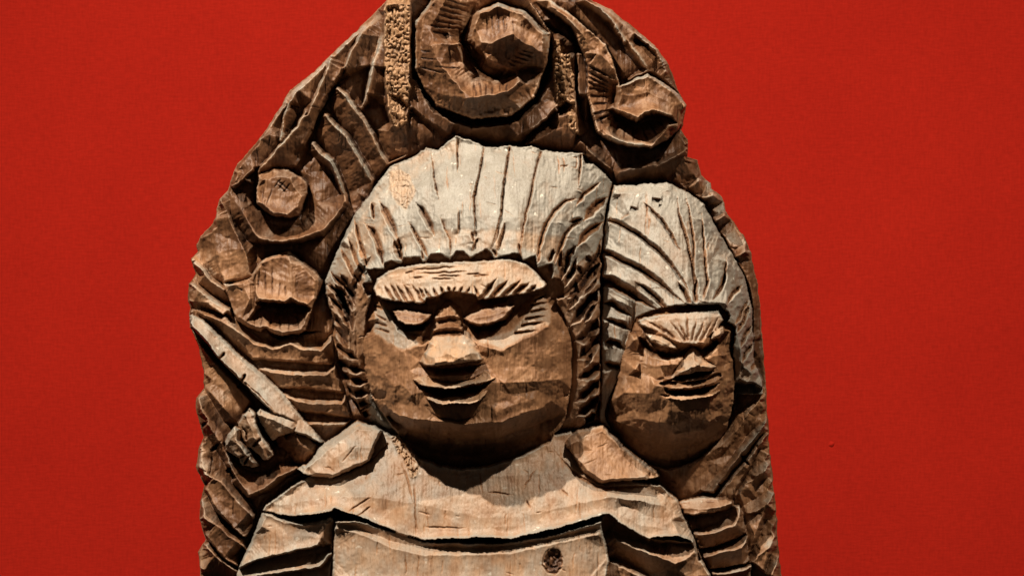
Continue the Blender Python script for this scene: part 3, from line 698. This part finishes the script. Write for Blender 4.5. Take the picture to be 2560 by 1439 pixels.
def dome1(x, y):
    u = (x - 1170) / 262.0; v = (y - 880) / 300.0
    return 130 + 152 * max(0.0, 1 - (abs(u) ** 2.3 + abs(v) ** 2.6)) ** 0.62
FRINGE = P('C', '600,1190,180 600,1100,196 570,1052,206 512,1062,210 528,1000,216 520,948,222 415,982,226 396,892,232 305,926,234 283,880,236 250,874,238 105,914,238 55,848,238') 
FRINGE = np.vstack([FRINGE, P('B', '1265,912,238 1200,848,238 1085,906,238 1030,858,236 985,860,236 935,916,236 870,880,236 800,884,236 770,936,236 740,940,234 722,900,234 610,905,232 590,952,228 520,925,226 475,945,222 470,986,218 345,992,210 382,1084,200 312,1092,190 345,1180,180')])
fo = P('A', '75,340,176 40,470,172 22,640,166 40,840,156 80,980,142 170,1120,118 250,1230,98 370,1350,80 500,1400,76 640,1420,74 800,1400,76 1000,1340,80 1180,1250,100 1270,1120,122 1308,900,154 1312,640,168 1265,470,174 1210,360,180')
fo = np.vstack([fo, FRINGE])
F = [P('A', '90,280,200 250,150,222 500,120,232 850,110,234 1080,160,222 1160,270,200'),
     # eye hollows
     P('A', '130,360,196 250,385,200 400,395,204 520,375,208 620,370,208 760,385,204 950,365,200 1100,335,190'),
     P('A', '170,420,198 210,470,196 240,530,196 300,580,200 400,600,206'),
     P('A', '640,470,208 680,540,204 740,585,204 830,560,202 900,500,198 950,440,194 1030,380,190'),
     P('A', '470,420,206 450,500,206 430,560,208'), P('A', '620,400,206 650,450,206'),
     # cheek bevels under the eyes
     P('A', '140,400,196 190,460,212 240,560,228 300,600,236 390,640,246'), P('A', '90,400,170 130,480,196 180,560,214'),
     P('A', '60,560,150 110,590,196 190,655,230 270,690,250 370,650,262 400,645,262'),
     P('A', '730,620,250 830,600,242 940,540,226 1010,470,214 1100,390,200 1150,340,180'),
     P('A', '740,640,264 800,665,274 880,685,276 960,640,268 1100,575,244 1160,540,226 1200,440,184'), P('A', '1010,560,248 1100,480,224 1180,400,180'),
     P('A', '740,690,270 900,710,272 1060,690,254 1190,620,216 1230,560,186'), P('A', '920,780,270 1080,780,250 1220,800,206 1260,790,186'),
     P('A', '1080,690,250 1080,780,252'), P('A', '1190,620,216 1230,800,202'),
     P('A', '190,710,232 150,850,222 180,960,214'), P('A', '220,900,246 330,880,262'),
     P('A', '380,700,262 370,780,256 350,830,262'), P('A', '770,700,266 790,760,262 830,820,264 870,880,270'),
     # chin
     P('A', '80,960,126 160,1020,190 250,1085,236 340,1105,256 450,1112,266 560,1122,270 650,1137,272 760,1124,272 880,1122,268 1000,1070,258 1100,1045,236 1200,985,192 1290,960,130'),
     P('A', '180,1100,104 300,1180,128 500,1230,148 640,1240,152 850,1230,148 1000,1180,134 1180,1120,108'),
     P('A', '280,1250,84 450,1320,88 640,1340,90 850,1320,88 1100,1240,84'),
     P('A', '440,1010,268 470,1080,262 560,1105,262 700,1095,262 760,1010,272'),
     P('A', '220,1000,226 330,1030,254 420,1010,268'), P('A', '780,1000,272 850,1060,274 960,1010,266 1080,980,246'),
     P('A', '870,880,278 980,880,272 1100,870,254 1240,860,206'), P('A', '330,950,268 380,1000,262')]
layer(HEAD, fo, F, grey=0.05, tone=0.55, fn=(dome1, 44, 38, 15, 1020), seed=5)
paint('A', '90,420 160,420 300,580 380,640 280,680 190,640 90,570', grey=0.55, tone=0.85, soft=4)
paint('A', '740,625 940,560 1040,450 1150,350 1190,400 1180,520 1080,570 880,670', grey=0.4, tone=0.85, soft=4)
cuts('A', '80,400 140,425/90,458 160,495/85,500 165,532/92,545 178,570', w=8, d=9, only=[HEAD], taper=2)
cuts('A', '1085,372 1150,342/1065,405 1178,385/1060,442 1178,428/1030,492 1165,470/1005,527 1150,508/960,575 1105,556', w=9, d=18, only=[HEAD], taper=3)
BROW = part('eyebrow', HEAD)

o = P('A', '88,300,196 110,240,204 180,195,216 250,170,226 400,148,236 550,142,240 640,136,240 760,132,240 870,122,236 960,130,232 1030,150,224 1080,190,216 1120,230,208 1155,275,200 1140,300,214 1060,322,240 900,352,262 740,372,276 720,345,280 640,332,284 560,318,286 520,330,284 490,350,282 420,362,278 400,392,272 280,388,258 160,370,232 110,345,212')
F = [P('A', '115,270,226 200,230,244 400,200,262 640,190,270 850,180,266 1010,190,248 1110,250,224'), P('A', '150,310,246 300,270,272 450,260,286 640,250,292 850,240,286 1000,250,262 1110,280,232'),
     P('A', '180,355,254 300,370,278 395,380,290 500,335,298 640,320,300 740,360,292 900,340,280 1060,310,254')]
m = layer(BROW, o, F, grey=0.45, tone=0.9); H[m] = 262 + (H[m] - 240) * 0.22
BR = [BROW]
cuts('A', '150,270 190,330 215,372/190,265 225,320 255,378/225,270 265,330 295,384/270,268 310,330 340,388/320,275 365,330 400,390/370,290 400,350', w=9, d=13, taper=2, only=BR)
cuts('A', '400,290 440,360/455,290 485,350/498,285 530,335/545,285 560,325/600,290 580,325/640,285 620,330/690,290 660,335/710,280 740,360', w=9, d=13, taper=2, only=BR)
cuts('A', '850,235 800,300 755,365/925,245 860,310 815,362/1000,250 930,310 890,350/1050,262 990,310 960,338/1095,275 1050,318', w=16, d=18, taper=2, only=BR, bare=.9)
cuts('A', '310,190 480,178 640,162/350,212 500,205 700,192/430,246 600,240/330,235 400,230/700,225 800,215/650,215 760,210/280,205 340,195/470,225 640,222', w=5, d=7, only=BR)
for k, txt in enumerate(('205,440,200 290,432,204 390,448,206 452,462,208 432,492,220 390,515,228 340,527,230 290,520,228 240,500,220', '648,485,208 690,455,206 760,432,206 860,412,202 960,405,196 930,442,208 895,475,216 850,502,222 760,524,228 690,512,222')):
    LID = part('eyelid', HEAD)
    layer(LID, P('A', txt), [P('A', ('270,470,226 350,485,232 420,480,228', '720,480,228 800,470,232 890,440,220')[k])], grey=0.05, tone=0.38); H[LAB == LID] = 262 + (H[LAB == LID] - 215) * 0.55
    cuts('A', ('230,510 300,540 390,535 440,505', '670,520 740,550 830,535 900,500')[k], w=24, d=30, only=[HEAD], bare=.5)
NOSE = part('nose', HEAD)
o = P('A', '540,385,216 575,395,216 605,430,218 625,490,222 650,545,230 690,590,240 730,660,252 765,730,262 750,742,300 660,752,326 560,764,332 460,775,326 400,772,304 375,745,268 405,690,258 430,620,244 450,560,232 465,480,222 490,430,216 520,400,216')
F = [P('A', '500,440,244 545,420,252 590,440,244'), P('A', '480,480,258 545,468,270 612,470,256'), P('A', '475,505,240 550,494,250 620,500,240'),
     P('A', '460,555,258 510,545,274 560,540,280 650,550,258'), P('A', '455,578,244 550,566,258 655,566,246'), P('A', '455,600,258 550,588,276 650,590,258'),
     P('A', '440,640,286 550,640,304 660,640,286'), P('A', '410,700,304 470,720,336 550,700,346 620,725,350 690,700,330 740,700,296'),
     P('A', '398,745,300 470,750,338 560,748,346 660,740,338 750,725,298'), P('A', '430,670,284 500,660,312 560,655,320 630,655,310 700,665,284')]
layer(NOSE, o, F, grey=0.25, tone=0.88)
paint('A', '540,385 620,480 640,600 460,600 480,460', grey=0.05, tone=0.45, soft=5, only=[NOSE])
paint('A', '455,600 650,590 750,720 640,745 550,705 480,740 395,735', grey=0.42, tone=1.0, soft=4, only=[NOSE])  # two-lobed highlight on the nose ball, put into the wood colour
cuts('A', '395,785 480,805 570,805 680,790 770,765', w=26, d=22, only=[HEAD], bare=.5, dark=0.05)
ULIP = part('upper_lip', HEAD)
o = P('A', '338,862,262 372,840,258 420,838,254 500,868,250 600,878,250 700,850,250 745,825,254 782,803,258 842,850,264 790,875,276 700,885,292 640,905,298 570,914,300 500,908,296 430,904,284 365,890,262')
layer(ULIP, o, [P('A', '400,870,270 500,890,284 600,895,286 700,868,278 790,840,262')], grey=0.25, tone=0.8); H[LAB == ULIP] += 14
LLIP = part('lower_lip', HEAD)
o = P('A', '415,962,246 460,970,250 510,975,250 560,968,250 640,970,252 720,955,250 790,925,244 782,950,260 740,990,282 680,1010,290 600,1004,292 520,1018,290 470,1000,280 425,985,262')
layer(LLIP, o, [], grey=0.25, tone=0.8); H[LAB == LLIP] = 278 + (H[LAB == LLIP] - 250) * 0.75
cuts('A', '350,885 420,925 520,945 640,935 760,905 830,860', w=26, d=38, only=[HEAD], bare=.5, taper=1)
CHIN = [HEAD]
cuts('A', '400,1010 440,1060 500,1098 600,1112 700,1098 760,1030', w=7, d=4, only=CHIN)
# ridge line where the hair of the two heads meets
cuts('S', '1534,462 1517,520 1509,600 1505,700 1503,820 1502,940 1500,1020', w=10, d=12, taper=0, bare=.9)
# worm patch in the hair, splintered wood by the neck
worm('B', '500,290 580,270 640,310 700,430 660,500 620,560 570,540 520,470 490,380', 4)
WORM[LAB == HAIR] *= 0.7
worm('M', '420,170 560,210 700,400 660,540 600,560 560,420 440,260', 12)
cuts('C', '560,160 570,330/600,170 605,300/640,190 700,185 690,260 640,250/570,250 640,240/720,200 712,330', w=4, d=4, dark=.2)
# both faces swell forward under their fringes
def swell(ids, cx_, cy_, rx, ry, h):
    q = ((GX - cx_) / rx) ** 2 + ((GY - cy_) / ry) ** 2
    H[:] += np.isin(LAB, ids) * h * np.clip(1.1 - q, -0.3, 1.1)
swell([i for i, p_ in enumerate(PARTS) if p_ and p_[1] == HEAD and i != HAIR] + [HEAD], 1172, 880, 275, 330, 42)
swell([i for i, p_ in enumerate(PARTS) if p_ and p_[1] == HEAD2 and i != HAIR2] + [HEAD2], 1695, 880, 170, 235, 52)
# knot in the tunic
kx, ky = 1384.0, 1398.0
r = np.hypot((GX - kx) / 24, (GY - ky) / 30)
H += np.where((r < 1.3) & (LAB == CHEST), -14 * np.clip(1.15 - r, 0, .5) + 1.6 * np.sin(r * 9 + 2.5 * smooth_noise(14, 10, 71)) * (r < 1.1) + 4 * np.minimum(0, smooth_noise(7, 6, 72)) * (r < 1), 0)
TONE -= 0.35 * np.clip(1.25 - r, 0, 1) * (LAB == CHEST)
cuts('M', '1800,1260 1790,1330 1840,1400 1920,1400 1980,1330/1860,1230 1900,1290 1870,1340', w=6, d=6, dark=.3)
TONE[(r < 0.95) & (LAB == CHEST)] = 0.18; GREY[(r < 1.0) & (LAB == CHEST)] = 0.05

#FINISH
MASK = H > -500
# tool facets, fibres, checks
hairy = np.isin(LAB, [HAIR, HAIR2]).astype(float)
calm = np.isin(LAB, [MAN, CHEST, LAPL, LAPR, LSLV]).astype(float)
amp = np.where(calm > 0, 0.8, np.where(hairy > 0, 0.9, np.where(np.isin(LAB, [HEAD, HEAD2]), 1.3, 1.8)))
H += MASK * amp * 1.5 * facet_field(34, 30, 41)
H += np.isin(LAB, [HALO, CURL, CURL2, CURL3, CURL4, FOLD]) * 5.0 * facet_field(52, 40, 48)
H += np.isin(LAB, [MAN, CHEST, LAPL, LAPR, LSLV, RSLV]) * 2.2 * facet_field(70, 60, 49)
H += MASK * amp * 0.32 * facet_field(17, 15, 42)
H += MASK * amp * 0.08 * facet_field(8, 9, 43)
H += MASK * 0.55 * smooth_noise(3.2, 46, 44)
H += MASK * 0.18 * smooth_noise(5, 5, 45)
H += MASK * 0.5 * np.minimum(0, smooth_noise(4, 70, 46) + 0.55) * np.where(np.isin(LAB, [HEAD, HEAD2]), 1.5, 6) * (0.5 + 0.5 * smooth_noise(60, 60, 47))
R = np.random.default_rng(99)
ys, xs = np.nonzero(MASK)
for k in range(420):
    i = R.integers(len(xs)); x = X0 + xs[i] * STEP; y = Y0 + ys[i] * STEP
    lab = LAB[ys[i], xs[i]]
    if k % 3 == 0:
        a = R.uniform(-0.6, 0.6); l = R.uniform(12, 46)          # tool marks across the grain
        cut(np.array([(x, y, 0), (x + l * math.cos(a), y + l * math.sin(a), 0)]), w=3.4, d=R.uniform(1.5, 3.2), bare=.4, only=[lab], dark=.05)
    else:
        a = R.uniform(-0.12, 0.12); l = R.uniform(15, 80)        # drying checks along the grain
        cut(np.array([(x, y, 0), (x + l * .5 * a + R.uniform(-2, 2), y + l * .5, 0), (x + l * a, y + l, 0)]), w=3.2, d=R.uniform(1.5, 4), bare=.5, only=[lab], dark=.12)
cuts('M', '640,560 640,800 655,1000 650,1120/520,420 590,620 630,800', w=5, d=5, dark=.2)
cuts('M', '1225,510 1250,680/1730,460 1610,670/1280,680 1530,700/690,990 1100,1000/1640,740 1680,830/1960,650 2030,720/20,860 260,720/90,920 260,800', w=4, d=5, dark=.2)
cuts('K', '1420,430 1540,280 1590,265/1290,450 1330,470/1460,870 1700,720/1540,910 1700,810', w=4, d=4, dark=.15)

# natural unevenness of every drawn line: shift the whole relief by a small noise
wx = 1.6 * smooth_noise(16, 16, 51) + 0.9 * smooth_noise(6, 6, 52)
wy = 1.6 * smooth_noise(16, 16, 53) + 0.9 * smooth_noise(6, 6, 54)
fx = np.clip((GX + wx - X0) / STEP, 0, nx - 1.001); fy = np.clip((GY + wy - Y0) / STEP, 0, ny - 1.001)
ii = np.rint(fx).astype(int); jj = np.rint(fy).astype(int)
MW = MASK[jj, ii]
i0 = fx.astype(int); j0 = fy.astype(int); fu = fx - i0; fv = fy - j0
def samp(a, fill):
    a = np.where(MASK, a, fill)
    return (a[j0, i0] * (1 - fu) + a[j0, i0 + 1] * fu) * (1 - fv) + (a[j0 + 1, i0] * (1 - fu) + a[j0 + 1, i0 + 1] * fu) * fv
H2 = samp(H, 4.0); G2 = np.clip(samp(GREY, 0), 0, 1); T2 = np.clip(samp(TONE, .4), 0, 1); W2 = np.clip(samp(WORM, 0), 0, 1)
L2 = LAB[jj, ii]; L2[~MW] = 0
H2 = np.maximum(H2, 4.0)
def box(a, r, n=3):
    for _ in range(n):
        for ax in (0, 1):
            p = np.pad(a, [(r + 1, r) if k == ax else (0, 0) for k in (0, 1)], mode='edge')
            c = np.cumsum(p, ax)
            a = (c[2 * r + 1:] - c[:-2 * r - 1]) / (2 * r + 1) if ax == 0 else (c[:, 2 * r + 1:] - c[:, :-2 * r - 1]) / (2 * r + 1)
    return a
inw = MW.astype(float); wsum = np.maximum(box(inw, 12), 0.05)
low = box(H2 * inw, 12) / wsum
kk = box(np.where(np.isin(L2, [HALO, CURL, CURL2, CURL3, CURL4, FOLD]), 0.5, np.where(np.isin(L2, [HAIR, HAIR2]), 0.25, 0.1)), 3)
H2 = np.where(MW, H2 + kk * np.clip(H2 - low, -45, 45) * np.clip((H2 - 4) / 20, 0, 1), H2)
H2 = np.maximum(H2, 4.0)
H2 = H2 + 0.28 * (H2 - blur(H2, 60)) * np.clip(blur(MW.astype(float), 60) * 2 - 1, 0, 1)
H2 = np.maximum(H2, 4.0)
hb = blur(H2, 1)
H2 = 0.7 * H2 + 0.3 * hb

# patina: grey weathering on the proud, upward looking surfaces, bare brown in cuts
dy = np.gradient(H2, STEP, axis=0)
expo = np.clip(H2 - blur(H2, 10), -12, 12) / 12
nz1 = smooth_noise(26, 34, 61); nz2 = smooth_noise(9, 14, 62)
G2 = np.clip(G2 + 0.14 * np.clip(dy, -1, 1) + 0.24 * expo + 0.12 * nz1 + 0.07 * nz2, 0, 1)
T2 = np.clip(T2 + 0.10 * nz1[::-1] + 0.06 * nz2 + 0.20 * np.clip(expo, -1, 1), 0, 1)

# ------------------------------------------------------------------ materials
def nt(m):
    m.use_nodes = True; t = m.node_tree; t.nodes.clear(); return t
def wood_material():
    m = bpy.data.materials.new('weathered_carved_wood'); t = nt(m); N = t.nodes; K = t.links
    out = N.new('ShaderNodeOutputMaterial'); b = N.new('ShaderNodeBsdfPrincipled'); K.new(b.outputs[0], out.inputs[0])
    at = N.new('ShaderNodeAttribute'); at.attribute_name = 'wood'
    sp = N.new('ShaderNodeSeparateColor'); K.new(at.outputs['Color'], sp.inputs[0])
    tc = N.new('ShaderNodeTexCoord')
    def noise(sc, scale, det=6, rough=.6, dist=0):
        mp = N.new('ShaderNodeMapping'); mp.inputs['Scale'].default_value = sc; K.new(tc.outputs['Object'], mp.inputs[0])
        n = N.new('ShaderNodeTexNoise'); n.inputs['Scale'].default_value = scale; n.inputs['Detail'].default_value = det
        n.inputs['Roughness'].default_value = rough; n.inputs['Distortion'].default_value = dist
        K.new(mp.outputs[0], n.inputs[0]); return n.outputs[0]
    def math_(op, a, b_, c=None):
        n = N.new('ShaderNodeMath'); n.operation = op
        for i, v in enumerate((a, b_, c)):
            if v is None: continue
            if isinstance(v, (int, float)): n.inputs[i].default_value = v
            else: K.new(v, n.inputs[i])
        return n.outputs[0]
    def mix(f, a, b_, mode='MIX'):
        n = N.new('ShaderNodeMix'); n.data_type = 'RGBA'; n.blend_type = mode
        if isinstance(f, (int, float)): n.inputs[0].default_value = f
        else: K.new(f, n.inputs[0])
        for i, v in ((6, a), (7, b_)):
            if isinstance(v, tuple): n.inputs[i].default_value = v
            else: K.new(v, n.inputs[i])
        return n.outputs[2]
    def ramp(f, *st):
        n = N.new('ShaderNodeValToRGB'); K.new(f, n.inputs[0]); e = n.color_ramp.elements
        while len(e) < len(st): e.new(0.5)
        for q, (p, c) in zip(e, st): q.position = p; q.color = c
        return n.outputs[0]
    grain = noise((1, 1, 0.07), 420, 7, .65)
    grain2 = noise((1, 1, 0.12), 1300, 4, .6)
    blot = noise((1, 1, 0.6), 38, 7, .62, .6)
    speck = noise((1, 1, 1), 900, 5, .7)
    tt = math_('ADD', sp.outputs[1], math_('MULTIPLY', math_('SUBTRACT', blot, .5), .65))
    tt = math_('ADD', tt, math_('MULTIPLY', math_('SUBTRACT', grain, .5), .45))
    brown = ramp(tt, (0.0, (0.030, 0.012, 0.006, 1)), (0.35, (0.125, 0.056, 0.024, 1)), (0.65, (0.31, 0.162, 0.080, 1)), (1.0, (0.52, 0.325, 0.190, 1)))
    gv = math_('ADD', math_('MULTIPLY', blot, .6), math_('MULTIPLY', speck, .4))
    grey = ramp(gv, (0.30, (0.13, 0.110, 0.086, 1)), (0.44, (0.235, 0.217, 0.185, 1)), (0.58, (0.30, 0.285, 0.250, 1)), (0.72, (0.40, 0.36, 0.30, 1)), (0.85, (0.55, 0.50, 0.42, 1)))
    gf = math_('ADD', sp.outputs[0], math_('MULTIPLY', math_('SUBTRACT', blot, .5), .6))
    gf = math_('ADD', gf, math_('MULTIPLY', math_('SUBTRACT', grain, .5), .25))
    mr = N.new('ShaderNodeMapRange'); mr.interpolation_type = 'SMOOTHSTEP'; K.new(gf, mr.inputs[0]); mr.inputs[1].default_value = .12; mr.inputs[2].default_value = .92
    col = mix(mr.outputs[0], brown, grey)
    fl = ramp(noise((1, 1, 1), 210, 2, .4), (0.70, (0, 0, 0, 1)), (0.75, (1, 1, 1, 1)))
    col = mix(math_('MULTIPLY', fl, math_('MULTIPLY', mr.outputs[0], .75)), col, (0.66, 0.63, 0.55, 1))
    wormc = ramp(noise((1, 1, .6), 700, 6, .75, 1.5), (0.35, (0.13, 0.055, 0.02, 1)), (0.46, (0.40, 0.22, 0.10, 1)), (0.58, (0.64, 0.43, 0.26, 1)))
    col = mix(math_('MULTIPLY', sp.outputs[2], .62), col, wormc)
    fine = ramp(grain2, (0.30, (0.62, 0.56, 0.5, 1)), (0.45, (1, 1, 1, 1)))
    col = mix(0.75, col, fine, 'MULTIPLY')
    K.new(col, b.inputs['Base Color'])
    b.inputs['Roughness'].default_value = 0.50
    b.inputs['Specular IOR Level'].default_value = 0.42
    hgt = math_('ADD', math_('MULTIPLY', grain, 1.0), math_('MULTIPLY', speck, .15))
    hgt = math_('ADD', hgt, math_('MULTIPLY', grain2, .6))
    bp = N.new('ShaderNodeBump'); bp.inputs['Strength'].default_value = 0.55; bp.inputs['Distance'].default_value = 0.0007
    K.new(hgt, bp.inputs['Height']); K.new(bp.outputs[0], b.inputs['Normal'])
    return m
WOOD = wood_material()

def wall_material():
    m = bpy.data.materials.new('red_fabric_wall'); t = nt(m); N = t.nodes; K = t.links
    out = N.new('ShaderNodeOutputMaterial'); b = N.new('ShaderNodeBsdfPrincipled'); K.new(b.outputs[0], out.inputs[0])
    tc = N.new('ShaderNodeTexCoord')
    n = N.new('ShaderNodeTexNoise'); n.inputs['Scale'].default_value = 5; n.inputs['Detail'].default_value = 8; n.inputs['Roughness'].default_value = .7
    K.new(tc.outputs['Object'], n.inputs[0])
    mp = N.new('ShaderNodeMapping'); mp.inputs['Scale'].default_value = (0.25, 1, 1); K.new(tc.outputs['Object'], mp.inputs[0])
    f = N.new('ShaderNodeTexNoise'); f.inputs['Scale'].default_value = 520; f.inputs['Detail'].default_value = 3; K.new(mp.outputs[0], f.inputs[0])
    mp2 = N.new('ShaderNodeMapping'); mp2.inputs['Scale'].default_value = (1, 1, 0.25); K.new(tc.outputs['Object'], mp2.inputs[0])
    f2 = N.new('ShaderNodeTexNoise'); f2.inputs['Scale'].default_value = 520; f2.inputs['Detail'].default_value = 3; K.new(mp2.outputs[0], f2.inputs[0])
    r = N.new('ShaderNodeValToRGB'); K.new(n.outputs[0], r.inputs[0])
    r.color_ramp.elements[0].position = .3; r.color_ramp.elements[0].color = (0.28, 0.0105, 0.0055, 1)
    r.color_ramp.elements[1].position = .7; r.color_ramp.elements[1].color = (0.32, 0.0130, 0.0065, 1)
    a = N.new('ShaderNodeMath'); a.operation = 'ADD'; K.new(f.outputs[0], a.inputs[0]); K.new(f2.outputs[0], a.inputs[1])
    mr = N.new('ShaderNodeMapRange'); K.new(a.outputs[0], mr.inputs[0]); mr.inputs[1].default_value = .6; mr.inputs[2].default_value = 1.4; mr.inputs[3].default_value = .86; mr.inputs[4].default_value = 1.12
    mx = N.new('ShaderNodeMix'); mx.data_type = 'RGBA'; mx.blend_type = 'MULTIPLY'; mx.inputs[0].default_value = 1
    K.new(r.outputs[0], mx.inputs[6]); K.new(mr.outputs[0], mx.inputs[7]); K.new(mx.outputs[2], b.inputs['Base Color'])
    b.inputs['Roughness'].default_value = .85; b.inputs['Specular IOR Level'].default_value = .04
    bp = N.new('ShaderNodeBump'); bp.inputs['Strength'].default_value = .25; bp.inputs['Distance'].default_value = .0006
    K.new(a.outputs[0], bp.inputs['Height']); K.new(bp.outputs[0], b.inputs['Normal'])
    return m

# ------------------------------------------------------------------ meshes
def W(x, y, z):        # relief units -> metres, seen from the foot of the carving
    return (x - CX) * S, -z * S * DEPTH, (CY - y) * S - BASE_Z

root = bpy.data.objects.new('carved_statue', None); C.collection.objects.link(root)
root.location = (0, 0, BASE_Z)
root['label'] = 'weathered wooden relief carving of two-headed robed figure with sword before flame halo'
root['category'] = 'wood carving'

def link(name, me, parent, label=None):
    o = bpy.data.objects.new(name, me); C.collection.objects.link(o); o.parent = parent
    if label: o['label'] = label
    me.materials.append(WOOD); return o

wxx, wyy, wzz = W(GX, GY, H2)
# a cell belongs to the label of its corners
cells = np.maximum(np.maximum(L2[:-1, :-1], L2[1:, :-1]), np.maximum(L2[:-1, 1:], L2[1:, 1:]))
full = (L2[:-1, :-1] > 0) & (L2[1:, :-1] > 0) & (L2[:-1, 1:] > 0) & (L2[1:, 1:] > 0)
cells = np.where(full, cells, 0)
idx = np.arange(ny * nx).reshape(ny, nx)
objs = {}
for pid in range(1, len(PARTS)):
    name, par, lab = PARTS[pid]
    jj_, ii_ = np.nonzero(cells == pid)
    if len(jj_) == 0: print('EMPTY PART', name, pid); continue
    q = np.stack([idx[jj_ + 1, ii_], idx[jj_ + 1, ii_ + 1], idx[jj_, ii_ + 1], idx[jj_, ii_]], 1)
    u, inv = np.unique(q.ravel(), return_inverse=True)
    co = np.stack([wxx.ravel()[u], wyy.ravel()[u], wzz.ravel()[u]], 1)
    me = bpy.data.meshes.new(name)
    me.vertices.add(len(u)); me.vertices.foreach_set('co', co.ravel())
    me.loops.add(len(inv)); me.loops.foreach_set('vertex_index', inv.astype(np.int32).ravel())
    me.polygons.add(len(q)); me.polygons.foreach_set('loop_start', np.arange(0, len(inv), 4, dtype=np.int32))
    me.polygons.foreach_set('loop_total', np.full(len(q), 4, np.int32))
    me.update(calc_edges=True); me.validate()
    me.polygons.foreach_set('use_smooth', np.ones(len(q), bool))
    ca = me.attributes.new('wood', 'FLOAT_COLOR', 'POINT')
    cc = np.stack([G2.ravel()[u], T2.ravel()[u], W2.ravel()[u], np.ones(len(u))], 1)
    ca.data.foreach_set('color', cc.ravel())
    objs[pid] = link(name, me, root if par is None else objs[par], lab)

# the solid block behind the carved face
op = dense(outline, 3.0, True)[:-1]
def at_(a, x, y):
    i = np.clip(((x - X0) / STEP).astype(int), 0, nx - 1); j = np.clip(((y - Y0) / STEP).astype(int), 0, ny - 1)
    return a[j, i]
op[:, 0] -= at_(wx, op[:, 0], op[:, 1]); op[:, 1] -= at_(wy, op[:, 0], op[:, 1])
n = len(op); cxy = np.array([1210.0, 800.0])
vs = []
rings = [(0.998, 6.0), (1.0015, 2.0), (1.001, -20), (0.995, -70), (0.97, -130), (0.90, -170)]
for k, z in rings:
    for x, y, _ in op:
        yy = cxy[1] + (y - cxy[1]) * k
        vs.append(W(cxy[0] + (x - cxy[0]) * k + (3 * math.sin(y * .05 + z) if z < -10 else 0), yy, z))
fs = []
for r_ in range(len(rings) - 1):
    for i in range(n):
        a = r_ * n + i; b = r_ * n + (i + 1) % n
        fs.append((a, b, b + n, a + n))
vs.append(W(cxy[0], cxy[1], -190)); c = len(vs) - 1
fs += [((len(rings) - 1) * n + i, (len(rings) - 1) * n + (i + 1) % n, c) for i in range(n)]
me = bpy.data.meshes.new('wood_block'); me.from_pydata(vs, [], fs); me.update()
ca = me.attributes.new('wood', 'FLOAT_COLOR', 'POINT')
ca.data.foreach_set('color', np.tile([0.25, 0.45, 0, 1], len(vs)).astype(np.float32))
link('wood_block', me, root)

# ------------------------------------------------------------------ red wall behind
me = bpy.data.meshes.new('wall')
WN = 2.4
me.from_pydata([(-WN, 0, -WN), (WN, 0, -WN), (WN, 0, WN), (-WN, 0, WN), (-WN, .04, -WN), (WN, .04, -WN), (WN, .04, WN), (-WN, .04, WN)], [],
               [(0, 1, 2, 3), (5, 4, 7, 6), (4, 0, 3, 7), (1, 5, 6, 2), (3, 2, 6, 7), (4, 5, 1, 0)])
me.materials.append(wall_material())
o = bpy.data.objects.new('wall', me); C.collection.objects.link(o); o.location = (0, 0.60, 0); o['kind'] = 'structure'

bm_v = []; bm_f = []
for r_, h_ in ((0.0, .0012), (.0009, .0010), (.0020, .0005), (.0030, -.0004)):
    for k in range(12): bm_v.append((r_ * math.cos(k * math.pi / 6) * (1 + .15 * math.sin(k * 2.1)), -h_, r_ * math.sin(k * math.pi / 6)))
for q in range(3):
    for k in range(12): bm_f.append((q * 12 + k, q * 12 + (k + 1) % 12, q * 12 + 12 + (k + 1) % 12, q * 12 + 12 + k))
mb = bpy.data.meshes.new('bump'); mb.from_pydata(bm_v, [], bm_f); mb.materials.append(me.materials[0])
b_ = bpy.data.objects.new('bump', mb); C.collection.objects.link(b_); b_.parent = o
b_.location = ((2085 - CX) * S * 1.1, 0, (CY - 1113) * S * 1.1)
